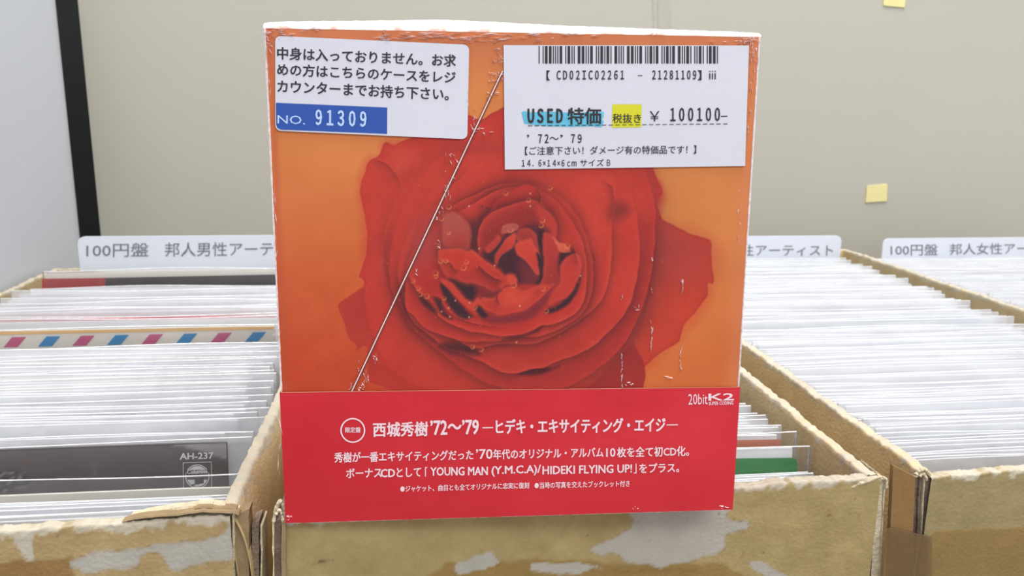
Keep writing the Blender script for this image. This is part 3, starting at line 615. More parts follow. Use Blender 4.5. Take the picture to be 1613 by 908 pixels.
for i, q in enumerate(wd):
    q = q/tot*282.5
    if i % 2 == (i//10) % 2 * 0 and (i % 10) % 2 == 0:
        k = len(V); V += [on_plane(a, b, *F1)-en*.00006 for a, b in [(x, 100.3), (x+q*.95, 100.3), (x+q*.95, 72.6), (x, 72.6)]]; Fc.append((k, k+1, k+2, k+3))
    x += q
mk('barcode', V, Fc, M['black_ink'], S2)
T1('【', (860.7, 127), (866.5, 127), 16, wt=0, **t2)
T1(wide('CD02IC02261'), (877, 125.6), (982.7, 125.2), 14.3, wt=.03, **t2)
flat([(1004.7, 119.8), (1012, 119.8), (1012, 118.6), (1004.7, 118.6)], F1b, M['black_ink'], S2, off=.00008)
T1(wide('21281109'), (1027.6, 125.2), (1096.3, 125.2), 14.3, wt=.03, **t2)
T1('】', (1098.6, 126.6), (1105, 126.6), 16, wt=0, **t2)
T1('iii', (1117, 125), (1127.5, 125), 13.6, wt=.0, **t2)
T1(wide('USED'), (831.7, 193.6), (885.8, 193.6), 22, wt=.055, **t2)
T1('特価', (894.5, 195.6), (946.3, 195.6), 25.4, wt=.03, **t2)
T1('税抜き', (964.9, 194), (1009.6, 194), 14.6, wt=.012, **t2)
T1('￥', (1023.2, 191.2), (1038.8, 191.2), 16, wt=.0, **t2)
T1(wide('100100'), (1056.2, 191.2), (1133.6, 190.7), 21, wt=.03, **t2)
flat([(1135.5, 184), (1146, 183.8), (1146, 182.4), (1135.5, 182.6)], F1b, M['black_ink'], S2, off=.00008)
V = []; Fc = []
for i in range(30):
    x = 831.5+i*10.6; y = 198.2-(x-831.5)*.0095; k = len(V)
    V += [on_plane(a, b, *F1b)-en*.00008 for a, b in [(x, y+.6), (x+7, y+.55), (x+7, y-.5), (x, y-.45)]]; Fc.append((k, k+1, k+2, k+3))
mk('dashed_line', V, Fc, M['black_ink'], S2)
T1('’', (830, 217), (833.6, 217), 4.6, wt=.03, **t2)
T1(wide('72'), (848, 225.3), (863.8, 225.3), 13.6, wt=.03, **t2)
T1('～', (865.8, 220.7), (880, 220.7), 5, wt=.01, **t2)
T1('’', (882.4, 217), (886.5, 217), 4.6, wt=.03, **t2)
T1(wide('79'), (899.6, 225.2), (916, 225.2), 13.6, wt=.03, **t2)
T1('【ご注意下さい！ダメージ有の特価品です！】', (827, 244.6), (1096.3, 242.2), 13.4, wt=.008, **t2)
T1(wide('14.6×14×6cm'), (822, 262.5), (908, 262.3), 10.6, wt=.02, **t2)
T1('サイズ', (914, 262), (951, 261.8), 11, wt=.008, **t2)
T1(wide('B'), (956, 261.3), (961.2, 261.3), 9.8, wt=.01, **t2)

# shrink film: the diagonal slit, the wrinkled edges and small crumples whose white colour stands in for glints
def seg_strip(a, b, w0, off, n=24, wob=0):
    V = []; Fc = []
    a = np.array(a, float); b = np.array(b, float); d = (b-a)/np.linalg.norm(b-a); q = np.array([-d[1], d[0]])
    for i in range(n+1):
        c = a+(b-a)*i/n+q*wob*(rnd.random()-.5)
        for s in (-1, 1): p = c+q*w0*s; V.append(on_plane(p[0], p[1], *FR)-en*off)
    for i in range(n): Fc.append((2*i, 2*i+2, 2*i+3, 2*i+1))
    return V, Fc
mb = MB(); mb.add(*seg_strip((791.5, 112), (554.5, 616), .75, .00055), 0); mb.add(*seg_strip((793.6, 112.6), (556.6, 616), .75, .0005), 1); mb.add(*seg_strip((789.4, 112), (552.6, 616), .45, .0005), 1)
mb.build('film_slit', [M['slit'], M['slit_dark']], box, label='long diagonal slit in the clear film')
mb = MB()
def glint_crumple(cx, cy, lx, ly, n=6, seed=0):
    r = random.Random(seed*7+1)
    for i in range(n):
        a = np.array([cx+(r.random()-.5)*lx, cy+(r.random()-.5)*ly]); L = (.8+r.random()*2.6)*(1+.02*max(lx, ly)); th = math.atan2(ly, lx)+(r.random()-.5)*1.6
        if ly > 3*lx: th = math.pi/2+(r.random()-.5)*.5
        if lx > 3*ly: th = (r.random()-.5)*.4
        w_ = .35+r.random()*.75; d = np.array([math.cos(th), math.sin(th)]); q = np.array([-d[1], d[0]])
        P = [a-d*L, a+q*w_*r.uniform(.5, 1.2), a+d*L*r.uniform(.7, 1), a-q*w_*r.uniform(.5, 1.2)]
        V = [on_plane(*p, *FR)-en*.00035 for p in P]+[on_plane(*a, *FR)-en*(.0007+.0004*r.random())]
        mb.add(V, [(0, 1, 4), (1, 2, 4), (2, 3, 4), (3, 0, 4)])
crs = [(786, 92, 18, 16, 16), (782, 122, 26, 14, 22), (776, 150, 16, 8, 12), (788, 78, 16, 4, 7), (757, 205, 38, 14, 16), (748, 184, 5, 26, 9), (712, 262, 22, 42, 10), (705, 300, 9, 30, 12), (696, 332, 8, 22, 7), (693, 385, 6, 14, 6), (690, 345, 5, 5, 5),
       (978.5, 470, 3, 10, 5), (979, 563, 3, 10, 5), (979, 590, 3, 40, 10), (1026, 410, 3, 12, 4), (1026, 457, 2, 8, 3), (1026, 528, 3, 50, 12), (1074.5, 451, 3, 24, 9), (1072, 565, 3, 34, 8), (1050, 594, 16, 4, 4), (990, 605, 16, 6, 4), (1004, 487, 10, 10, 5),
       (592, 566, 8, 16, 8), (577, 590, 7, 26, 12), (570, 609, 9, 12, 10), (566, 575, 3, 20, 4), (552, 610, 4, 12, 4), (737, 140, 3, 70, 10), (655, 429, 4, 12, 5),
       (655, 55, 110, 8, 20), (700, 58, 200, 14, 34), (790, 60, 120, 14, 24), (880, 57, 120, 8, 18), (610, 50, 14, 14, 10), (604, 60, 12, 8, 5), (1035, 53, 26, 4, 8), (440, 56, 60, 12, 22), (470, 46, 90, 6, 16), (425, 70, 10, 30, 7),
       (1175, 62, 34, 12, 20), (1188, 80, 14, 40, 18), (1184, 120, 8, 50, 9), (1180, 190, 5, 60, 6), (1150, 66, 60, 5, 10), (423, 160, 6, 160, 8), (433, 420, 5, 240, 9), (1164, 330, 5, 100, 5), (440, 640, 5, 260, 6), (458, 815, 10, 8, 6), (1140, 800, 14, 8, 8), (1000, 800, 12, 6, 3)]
for i, c in enumerate(crs): glint_crumple(*c[:4], n=c[4], seed=i)
mb.build('film_glint_crumples', M['crease'], box)['kind'] = 'stuff'
def edge_film(u, v0, v1, r, vert, seed):
    V = []; N = 120; K = 5
    for i in range(N):
        t = v0+(v1-v0)*i/(N-1); rr = r*(.5+1.0*fbm(np.array([t*900]), np.array([seed*3.]), seed)[0])
        for j in range(K):
            a = j/(K-1)*math.pi*1.0
            du = rr*math.cos(a)*1.2; dv = -rr*math.sin(a)*.8-.0002
            V.append(bp(u+du, t, dv) if vert else bp(t, u+du, dv))
    return V, gridf(N, K).tolist()
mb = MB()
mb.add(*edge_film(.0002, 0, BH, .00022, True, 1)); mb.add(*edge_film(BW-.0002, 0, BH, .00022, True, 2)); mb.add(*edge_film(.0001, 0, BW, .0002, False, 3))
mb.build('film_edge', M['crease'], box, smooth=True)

# ------------------------------------------------------------------ cardboard boxes
KR = alb((170, 148, 104)); KRLIT = alb((212, 190, 146)); WORN = alb((204, 195, 176))  # same kraft twice; the paler one has brighter light put into its colour
def wall(name, P0, P1, inn, th, parent, paint=None, bulge=0, step=.0013, seed=0, rag=.0009, kout=KR, kin=KRLIT, top=T, worn=.0026):
    """corrugated wall from P0 to P1 (outer line), thickness th towards inn; ragged worn rim"""
    P0 = np.array([*P0, 0.]); P1 = np.array([*P1, 0.]); inn = np.array([*inn, 0.]); L = np.linalg.norm(P1-P0); nu = int(L/step)+2
    zs = np.concatenate([[0, .07, .11, .13], np.arange(.14, top-.0004, .0009 if paint else .0016), [top-.0003]])
    prof = [(0, z, 0) for z in zs]+[(th*f, top+.0002*math.sin(f*9), 1) for f in (.12, .35, .65, .88)]
    zin = np.concatenate([[top-.0003], np.arange(top-.002, top-.05, -.0022), [.11, .05, .004]])
    prof += [(th, z, 2) for z in zin]
    prof = np.array(prof); nv = len(prof); u = np.linspace(0, 1, nu)
    U = np.repeat(u, nv); Wd = np.tile(prof[:, 0], nu); Z = np.tile(prof[:, 1], nu); K = np.tile(prof[:, 2], nu)
    s = U*L; dep = top-Z
    near = np.exp(-np.maximum(dep, 0)/.0025)
    Z2 = Z+near*rag*(fbm(s*420, np.zeros_like(s)+seed, 2+seed)-.5)*2.2+near*.0022*(fbm(s*30, np.zeros_like(s)+seed, 5)-.5)
    lat = near*.0012*(fbm(s*500, Z*900, 11+seed)-.5)*(K != 1)+.0016*(fbm(s*16, Z*16, 3+seed)-.5)
    if bulge: lat -= bulge*(1-np.exp(-np.maximum(dep, 0)/.010))
    P = P0+U[:, None]*(P1-P0)+inn*(Wd+lat)[:, None]; P[:, 2] = Z2
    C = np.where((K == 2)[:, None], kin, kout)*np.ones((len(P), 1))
    if paint is not None:
        I = (K == 0) & (Z > .11); X, Y = project(P[I]); C[I] = alb(np.clip(paint(X, Y, P[I][:, 0]), 0, 255))
    n1 = fbm(s*260, Z*260, 7+seed); wd_ = worn*np.clip((n1-.30)*3.2, .12, 2)
    k = np.clip((wd_-dep)/.0009, 0, 1)*np.clip(.55+fbm(s*700, Z*700, 4)*.9, 0, 1)
    k = np.maximum(k, .85*(K == 1)*np.clip((fbm(s*420, Wd*900, 8)-.32)*3.4, .1, 1))[:, None]
    C = C*(1-k)+WORN*k
    return mk(name, P, gridf(nu, nv), M['kraft'], parent, col=C, smooth=True)
def carton(label, FL, FRt, BR, BL, paintf=None, th=.0042, bul=(0, 0), seed=0, low=0):
    FL, FRt, BR, BL = [np.array(q, float) for q in (FL, FRt, BR, BL)]
    c = (FL+FRt+BR+BL)/4; t = thing('cardboard_box', label, 'box', (c[0], c[1], 0))
    def inw(a, b):
        d = (b-a)/np.linalg.norm(b-a); n = np.array([-d[1], d[0]]); return n if n@(c-(a+b)/2) > 0 else -n
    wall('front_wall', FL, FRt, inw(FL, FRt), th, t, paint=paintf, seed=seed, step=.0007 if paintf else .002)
    wall('side_wall', FL+[0, .0015], BL, inw(BL, FL), th, t, seed=seed+1, bulge=bul[0], top=T-low, kout=KRLIT*1.12)  # side faces take the paler kraft, painted as if lit
    wall('side_wall', FRt+[0, .0015], BR, inw(FRt, BR), th, t, seed=seed+2, bulge=bul[1], kout=KRLIT*1.12)
    wall('rear_wall', BL, BR, inw(BR, BL), th, t, seed=seed+3, top=T-low*2)
    V, Fc = prism([np.array([*q, .001]) for q in (FL+.002, FRt+[-.002, .002], BR-.002, BL+[.002, -.002])], np.array([0, 0, .0035]))
    mk('bottom', V, Fc, M['layer'], t); return t
def painter(bgc, X, Y, Xw):
    p = Painter(X, Y)
    n = fbm(X/40, Y/25, 2)-.5; m = fbm(X/6, Y/5, 5)-.5
    p.C = np.array(bgc, float)+(n*24)[:, None]*np.array([1, 1, .9])+(m*10)[:, None]
    p.warp(7, 22)
    return p
GREY = (180, 175, 164)
def specks(p, xs, n, seed):
    r = random.Random(seed)
    for i in range(n): p.dot((r.uniform(*xs), r.uniform(780, 905)), r.uniform(.8, 1.8), (118, 90, 52), .6)
def paint1(X, Y, Xw):
    p = painter((176, 152, 108), X, Y, Xw); Q = lambda *q: [(x/3.584, 700+y/3.584) for x, y in q]
    p.fill(Q((-900, 700), (0, 672), (200, 650), (430, 635), (400, 690), (440, 760), (440, 900), (-900, 900)), (152, 120, 76), feather=1.5, smooth=False)
    p.fill(Q((420, 640), (600, 600), (740, 590), (830, 562), (1000, 550), (1310, 520), (1330, 640), (1180, 680), (1000, 722), (950, 705), (915, 655), (860, 622), (800, 630), (770, 690), (600, 722), (520, 738), (440, 705), (395, 682)), GREY, feather=1, rim=(150, 116, 70), rimw=1.2)
    p.fill(Q((90, 470), (210, 460), (190, 560), (190, 640), (140, 652), (112, 600)), (196, 188, 172), feather=1.5)
    p.fill(Q((1280, 400), (1330, 395), (1330, 540), (1220, 545), (1285, 490)), GREY, feather=1.2)
    p.fill(Q((590, 470), (680, 440), (840, 430), (740, 498), (650, 500)), (200, 190, 170), feather=1.5)
    specks(p, (0, 360), 14, 1); return p.C
def paint2(X, Y, Xw):
    p = painter((172, 152, 106), X, Y, Xw); a = lambda *q: [(400+x/3.226, 780+y/3.226) for x, y in q]; b = lambda *q: [(850+x/2.933, 780+y/2.933) for x, y in q]
    p.fill(a((960, 380), (985, 345), (1100, 345), (1400, 335), (1613, 330), (1900, 350), (2200, 345), (2400, 360), (2400, 460), (900, 460)), (150, 121, 70), feather=3, op=.85)
    p.fill(a((1030, 352), (1100, 320), (1175, 294), (1215, 300), (1242, 355), (1130, 378), (1040, 405)), GREY, feather=.8)
    p.fill(a((1395, 372), (1450, 350), (1613, 345), (1700, 362), (1760, 370), (1640, 400), (1430, 402)), GREY, feather=.8)
    p.fill(b((430, 40), (860, 40), (860, 108), (960, 118), (968, 155), (870, 180), (830, 262), (700, 305), (600, 337), (480, 328), (400, 302), (345, 272), (290, 286), (238, 260), (300, 222), (380, 180), (430, 110)), GREY, feather=.8, rim=(150, 118, 72), rimw=1)
    p.fill(b((968, 325), (1010, 303), (1120, 352), (1180, 395), (1060, 382)), GREY, feather=.8)
    p.crease([(486, 885), (500, 884), (520, 883)], wd=1.2, sd=.6, wl=.5, sl=0)
    p.crease([(1020, 893), (1060, 899), (1110, 897)], wd=3, sd=.45, wl=1, sl=0, dark=(120, 84, 40)); p.crease([(960, 895), (1000, 901), (1040, 893)], wd=3, sd=.4, wl=1, sl=0, dark=(120, 84, 40))
    specks(p, (455, 1390), 60, 2); return p.C
def paint3(X, Y, Xw):
    p = painter((160, 144, 104), X, Y, Xw); a = lambda *q: [(1160+x/3.56, 700+y/3.56) for x, y in q]
    p.warp(1.5, 20)
    p.fill(a((1095, 492), (1300, 478), (1613, 465), (2600, 420), (2600, 1100), (900, 1100), (900, 530), (1090, 530)), (146, 121, 76), feather=1.2, smooth=False, rim=(168, 138, 86), rimw=1.5)
    specks(p, (1470, 1613), 10, 3); return p.C
b1 = carton('leftmost worn cardboard record box, its front with peeled grey patches', (-.2790, .2350), (-.0585, .2443), (-.0575, .664), (-.277, .664), paint1, bul=(0, .006), seed=10)
b2 = carton('worn cardboard record box under the red box set, torn grey patches on its front', (-.0418, .2405), (.1610, .2508), (.1652, .69), (-.0425, .69), paint2, seed=20)
b3 = carton('cardboard record box right of the one under the box set, brown tape on its front', (.1785, .2487), (.396, .270), (.3965, .712), (.1755, .712), paint3, seed=30)
b4 = carton('cardboard record box cut off by the right edge of the photo', (.4005, .262), (.618, .262), (.618, .745), (.4005, .745), seed=40, low=.009)

# frayed corners: folded layers of board seen end-on
def strip(parent, xl, xr, ytl, ytr, Y, m, name='board_layer', depth=.02, wob=.8, seed=0, ybot=1010, lean=0):
    r = random.Random(seed); L = []; R_ = []; n = 14
    for i in range(n+1):
        t = i/n; a = ytl+(ybot-ytl)*t; b = ytr+(ybot-ytr)*t
        L.append(at_y(xl+lean*t+r.uniform(-wob, wob), a, Y)); R_.append(at_y(xr+lean*t+r.uniform(-wob, wob), b, Y))
    V = []; D = np.array([0, depth, 0])
    for a, b in zip(L, R_): V += [a, b, a+D, b+D]
    Fc = []
    for i in range(n):
        k = 4*i; q = k+4; Fc += [(k, q, q+1, k+1), (k+2, k+3, q+3, q+2), (k, k+2, q+2, q), (k+1, q+1, q+3, k+3)]
    Fc += [(0, 1, 3, 2), (4*n, 4*n+2, 4*n+3, 4*n+1)]
    return mk(name, V, Fc, m, parent)
strip(b1, 366, 369.5, 812, 806, .2455, M['torn'], seed=1, depth=.004)
strip(b1, 370, 392, 812, 802, .2475, M['layer'], seed=2, depth=.006)
strip(b1, 397, 408, 826, 821, .250, M['flute'], seed=3, depth=.008)
strip(b1, 410.5, 413.5, 828, 830, .249, M['torn'], seed=4, depth=.01)
strip(b2, 428.5, 430.5, 826, 812, .2400, M['torn'], seed=5, lean=3, depth=.012)
strip(b2, 433, 443, 822, 818, .2420, M['flute'], seed=6, lean=2)
strip(b2, 443.5, 450.5, 820, 818, .2395, M['layer'], seed=7, lean=1, depth=.006)
strip(b2, 1380, 1393, 757, 754, .2515, M['torn'], seed=8, lean=-12, depth=.004)
strip(b2, 1393.5, 1395, 756, 754, .2510, M['torn'], seed=9, lean=-14, depth=.016)
strip(b3, 1407, 1442, 734, 752, .2490, M['brownboard'], seed=10, wob=.3, lean=-12, depth=.002)
strip(b3, 1440, 1447, 752, 745, .2520, M['flute'], seed=11, lean=-12, depth=.002)
strip(b3, 1449, 1455, 748, 744, .2510, M['flute'], seed=12, lean=-12, depth=.002)
strip(b3, 1456, 1458, 744, 742, .2500, M['torn'], seed=13, lean=-13, depth=.002)
strip(b3, 1459, 1465, 748, 748, .2500, M['flute'], seed=14, lean=-12, depth=.002)
# twisted torn lips on the corners and the lifted flap layers of the leftmost box
def lip(parent, pts, Y, r, m=None, seed=0, name='torn_edge'):
    rr = random.Random(seed); P = []
    S = spline(pts, False, 4)
    for i, (x, y) in enumerate(S): P.append(at_y(x, y+rr.uniform(-.5, .5), Y+rr.uniform(-.0004, .0004)))
    mb = MB(); R0 = [r*(.55+.75*rr.random())*(1 if 0 < i < len(P)-1 else .4) for i in range(len(P))]
    mb.tube(P, R0, 6); return mb.build(name, m or M['torn'], parent, smooth=False)
lip(b3, [(1441, 752), (1447, 743), (1456, 739), (1461, 744), (1466, 752)], .2500, .0007, seed=3)
lip(b3, [(1449, 752), (1452, 747), (1457, 749), (1460, 757)], .2495, .0005, seed=4)
lip(b2, [(1340, 768), (1360, 760), (1385, 752), (1396, 755), (1396, 770)], .2500, .0006, seed=5)
lip(b2, [(430, 826), (436, 800), (441, 790), (447, 798), (449, 818)], .2395, .0006, seed=6)
lip(b2, [(434, 812), (440, 804), (444, 812), (446, 824)], .2385, .0005, seed=7)
for k, (pts, Y) in enumerate([([(192, 822), (230, 815), (280, 811), (320, 806), (368, 808), (376, 812)], .2435), ([(205, 815), (245, 807), (290, 801), (325, 796), (352, 799), (376, 806)], .2465), ([(300, 803), (325, 799), (345, 802), (372, 803)], .245)]):
    S = spline(pts, False, 5); V = []; Fc = []; r = random.Random(k)
    for i, (x, y) in enumerate(S):
        y += r.uniform(-.7, .7); h = (1.6 if k != 1 else 2.2)*min(1, .3+i/5)
        V += [at_y(x, y-h, Y), at_y(x, y+h, Y-.0003), at_y(x, y+h, Y)+[0, .003, 0], at_y(x, y-h, Y)+[0, .003, 0]]
    for i in range(len(S)-1):
        a = 4*i; b = a+4; Fc += [(a+j, a+(j+1) % 4, b+(j+1) % 4, b+j) for j in range(4)]
    Fc += [(3, 2, 1, 0), (4*len(S)-4, 4*len(S)-3, 4*len(S)-2, 4*len(S)-1)]
    mk('lifted_layer', V, Fc, M['torn'] if k == 1 else M['layer'], b1)
# brown tape bridging the gap beside the third box
V = [at_y(1398, 832, .2475), at_y(1468, 846, .2475), at_y(1468, 960, .2475), at_y(1385, 960, .2475)]
V, Fc = prism(V, np.array([0, .0003, 0])); mk('tape', V, Fc, M['brown_tape'], b3, label='brown translucent tape')

# ------------------------------------------------------------------ records in clear bags
def sleeve_card(xl, xr, y, zt, th, bow, m, parent, lean=0, name='paper_sleeve', rot=0, y0=None):
    nx = 10; V = []; z0 = .0055
    for i in range(nx+1):
        t = i/nx; x = xl+(xr-xl)*t
        for dy in (0, th):
            yy = y+dy+rot*(t-.5)
            V += [(x, yy-lean, z0), (x, yy+bow*math.sin(t*math.pi)*.5-lean*.5, z0+(zt-z0)*.5), (x, yy+bow*math.sin(t*math.pi), zt-.0003*(t > .97 or t < .03))]
    Fc = []
    for i in range(nx):
        a = 6*i; b = a+6
        Fc += [(a, b, b+1, a+1), (a+1, b+1, b+2, a+2), (a+3, a+4, b+4, b+3), (a+4, a+5, b+5, b+4), (a+2, b+2, b+5, a+5), (a, a+3, b+3, b)]
    Fc += [(0, 1, 4, 3), (1, 2, 5, 4)]; k = 6*nx; Fc += [(k, k+3, k+4, k+1), (k+1, k+4, k+5, k+2)]
    return mk(name, V, Fc, m, parent)
def sleeve_bag(xl, xr, y, zt, th, bow, parent, lean=0, rot=0, r=None, sag=0, bm='bag'):
    r = r or rnd; nx = 12; mb = MB(); F_ = []; top = []; ph = r.uniform(0, 6); am = r.uniform(.0002, .0009)
    V = []; z0 = .005
    for i in range(nx+1):
        t = i/nx; x = xl+(xr-xl)*t; yy = y+rot*(t-.5); zz = zt-sag*t+am*math.sin(ph+t*7)
        wv = .00025*(math.sin(ph+t*11)-1)
        V += [(x, yy-lean, z0), (x, yy+bow*math.sin(t*math.pi)+wv, zz), (x, yy-lean+th, z0), (x, yy+th+bow*math.sin(t*math.pi)+wv, zz-.0006)]
        top.append(((x, yy+bow*math.sin(t*math.pi)+wv+th*.3, zz)))
    Fc = []
    for i in range(nx):
        a = 4*i; b = a+4; Fc += [(a, b, b+1, a+1), (a+2, a+3, b+3, b+2), (a+1, b+1, b+3, a+3)]
    k = 4*nx; Fc += [(0, 1, 3, 2), (k, k+2, k+3, k+1)]
    mb.add(V, Fc, 0); mb.tube(top, .00028, 4, m=1)
    e = V[k+1]; mb.tube([(e[0], e[1]+th*.5-lean, z0), (e[0], e[1]+th*.5, e[2])], .00022, 4, m=1)
    return mb.build('clear_bag', [M[bm], M['bagrim']], parent)
def lean_at(y, yf=.252): return float(np.clip((y-yf)*.33, .0005, .020))
def record(label, group, x0, x1, y, zc, cm='card', bagup=.003, th=.0012, rot=0, lean=None, bow=0, bagl=.004, bagr=.012, r=rnd, sag=0, bag=True, bm='bag', name='record_sleeve'):
    if lean is None: lean = lean_at(y)
    t = thing(name, label, 'record', ((x0+x1)/2, y-lean, .0045), group)
    c = sleeve_card(x0, x1, y, zc, th, bow, M[cm], t, lean, rot=rot)
    if bag: sleeve_bag(x0-bagl, x1+bagr, y-.0007, zc+bagup, th+.0010, bow, t, lean, rot, r, sag, bm)
    return t, c
G1 = 'plain records in the leftmost box'; 
def look(cm, where): return {'card': 'plain white', 'card2': 'plain pale grey', 'card3': 'plain cream'}[cm]+' record sleeve in a clear bag, '+where
def grp(cm, where): return {'card': 'white', 'card2': 'pale grey', 'card3': 'cream'}[cm]+' record sleeves '+where
def leanplane(Y, zt, lean, off=.0003):
    h = zt-.0055; n = np.array([0, -h, lean]); n = n/np.linalg.norm(n); return (np.array([0, Y, zt])+n*off, n)
r1 = random.Random(11)
zz1 = lambda py: T+np.interp(py, [400, 427, 455, 500, 519, 545, 560, 600, 640, 700, 752, 776, 800, 822], [.004, .004, .001, -.001, .006, .002, 0, -.004, -.009, -.0115, -.017, -.017, -.0125, -.0070])
tops = [462, 471, 478, 487, 492, 506, 549, 556, 562.5, 569, 575, 582, 588, 594, 600.5, 607, 613.5, 621, 632, 644, 651, 658, 667, 688, 815, 808, 797.5]
cand = sorted((float(at_z(200, q, zz1(q))[1]), q) for q in tops); prev = 0; stack = []
fixed = [.300, .3145, .3335, .452, .497, .582, .604, .6225]
for yv, q in cand:
    yv = max(yv, prev+.0034)
    for f in fixed:
        if abs(yv-f) < .0033: yv = f+.0033
    stack.append((yv, q)); prev = yv
for y, py in stack:
    if y > .638: continue
    P_ = at_y(200, py, y); cm = r1.choice(['card', 'card', 'card2', 'card', 'card3']) if 545 < py < 640 else 'card'
    if py < 500: x0, x1 = -.2610, -.078
    else: x0, x1 = -.2590+r1.uniform(-.002, .002), -.0800+r1.uniform(-.003, .004)
    record(look(cm, 'filed in the leftmost box'), grp(cm, 'in the leftmost box'), x0, x1, y, float(P_[2]), cm,
           bagup=r1.uniform(.0006, .0022), rot=r1.uniform(-.0010, -.0004), bow=r1.uniform(-.0002, .0002), bagr=r1.uniform(.009, .0125), r=r1)
# the dark cover marked AH-237
def plane_y(Y): return (np.array([0, Y, 0.]), np.array([0, -1., 0]))
zD = at_y(350, 697, .3335)[2]
tD, cD = record('record with a dark brown cover lettered AH-237, near the front of the leftmost box', None, -.2590, -.0790, .3335, zD, 'coverdark', bm='bagclear', bagup=.0015, bow=0, r=r1, bagr=.0105)
V, Fc = [], []
nxx, nzz = 120, 30
lD = lean_at(.3335); pD, nD = leanplane(.3335, zD, lD)
XX, ZZ = np.meshgrid(np.linspace(-.2588, -.0792, nxx), np.linspace(zD-.03, zD-.0003, nzz), indexing='ij'); P = np.stack([XX.ravel(), pD[1]+(ZZ.ravel()-pD[2])*lD/(zD-.0055), ZZ.ravel()], 1)
X, Y = project(P); pt = Painter(X, Y); pt.C = np.array([96, 86, 86.])+np.zeros((len(X), 3)); pt.warp(2, 8)
pt.fill([(262, 698), (360, 694), (360, 726), (348, 722), (320, 712), (290, 704)], (150, 144, 146), feather=1.5, smooth=False)
pt.fill([(0, 742), (14, 738), (40, 750), (46, 762), (0, 775), (-60, 775), (-60, 735)], (70, 62, 66), feather=2)
rs = random.Random(4)
for i in range(70):
    a = (rs.uniform(0, 40), rs.uniform(742, 775)); pt.dot(a, 1.1, (200, 196, 200), .7)
pt.crease([(148, 722), (150, 730), (147, 742), (149, 750)], wd=.8, sd=.6, wl=.6, sl=.6, dark=(180, 176, 176), light=(180, 176, 176)); pt.crease([(36, 725), (55, 724), (68, 723)], wd=.8, sd=.5, wl=.4, sl=.3, dark=(180, 176, 176))
mk('dark_cover', P, gridf(nxx, nzz), M['coverdark'], tD, col=alb(pt.C, .8), label='dark brown cover print')
ca = cD.data.color_attributes.new('paint', 'FLOAT_COLOR', 'POINT'); ca.data.foreach_set('color', np.tile(np.array([*alb((92, 82, 82)), 1.]), len(cD.data.vertices)).astype(np.float32))
PD = (pD+nD*.0001, nD); M['ltgrey'] = material('pale_grey_ink', (.9, .89, .89), .5)
T1('AH-237', (283.5, 724.4), (336, 723), 10, m='ltgrey', wt=.04, par=tD, pln=PD)
T1('Columbia', (295, 747), (327, 745.5), 6.5, m='ltgrey', wt=.06, par=tD, pln=PD, off=.0002)
ringpoly((311, 751), 19, 1.4, PD, M['ltgrey'], tD, .00012)
mk('emblem_disc', [on_plane(311+16.5*math.cos(a), 751+16.5*math.sin(a), *PD)+nD*.0001 for a in np.linspace(math.pi*1.02, math.pi*1.98, 20)], [tuple(range(20))], M['ltgrey'], tD)
mk('emblem_disc', [on_plane(311+16.5*math.cos(a), 751+16.5*math.sin(a), *PD)+nD*.0001 for a in np.linspace(math.pi*.1, math.pi*.9, 20)], [tuple(range(20))], M['ltgrey'], tD)
M['dk'] = material('dark_ink', tuple(alb((92, 82, 82))), .5)
flat([(293.5, 741), (328.5, 740), (328.5, 748.5), (293.5, 749.5)], PD, M['dk'], tD, off=.00015)
for a, b in [((288.5, 729.5), (333, 728)), ((333, 728), (333.5, 768)), ((333.5, 768), (289, 769)), ((289, 769), (288.5, 729.5))]:
    dx, dy = b[0]-a[0], b[1]-a[1]; l = math.hypot(dx, dy); q = (-dy/l*.45, dx/l*.45)
    flat([(a[0]+q[0], a[1]+q[1]), (b[0]+q[0], b[1]+q[1]), (b[0]-q[0], b[1]-q[1]), (a[0]-q[0], a[1]-q[1])], PD, M['ltgrey'], tD, off=.00012)
T1('♫', (301, 766), (321, 765), 12, m='dk', wt=.0, par=tD, pln=PD, off=.0002)
# clear bag in front of it, cream sleeve, and the two folded corners
record('cream paper record sleeve low in its clear bag, in front of the dark AH-237 cover', None, -.2590, -.0745, .3145, at_y(200, 774, .3145)[2], 'card3', bm='bagclear', bagup=at_y(200, 751, .3145)[2]-at_y(200, 774, .3145)[2], r=r1, bagr=.0095, rot=-.0008)
record('white paper record sleeve between the cream one and the front of the leftmost box', None, -.2590, -.078, .300, at_y(200, 789, .3)[2], 'card', bagup=.001, r=r1, bagr=.010, rot=-.0008)
# airmail edge
zA = at_y(215, 518, .452)[2]
tA, cA = record('record sleeve edged with pink and blue airmail stripes, in the leftmost box', None, -.2590, -.0775, .452, zA, 'card3', bm='bagclear', bagup=.001, r=r1, bagr=.009)
lA = lean_at(.452); yA = lambda z: .4517-(zA-z)*lA/(zA-.0055)
def stripq(xa, xb, za, zb, sh, m): return mk('printed_stripe', [(xa, yA(za)-.0001, za), (xb, yA(za)-.0001, za), (xb+sh, yA(zb)-.0001, zb), (xa+sh, yA(zb)-.0001, zb)], [(0, 1, 2, 3)], M[m], tA)
mk('printed_band', [(-.2588, yA(zA-.0018), zA-.0018), (-.0777, yA(zA-.0018), zA-.0018), (-.0777, yA(zA), zA-.0001), (-.2588, yA(zA), zA-.0001)], [(0, 1, 2, 3)], M['amber'], tA)
for i in range(10):
    xa = at_y(6+i*54.3-108, 545, .4516)[0]
    if xa < -.257: continue
    stripq(xa, xa+.0070, zA-.0085, zA-.0032, .0046, 'pink' if i % 2 == 0 else 'skyblue')
record('white record sleeve with a red upper edge, behind the airmail one in the leftmost box', None, -.2590, -.084, .497, at_y(200, 500, .497)[2]-.0006, 'cardR', bm='bagclear', bagup=.0012, r=r1)
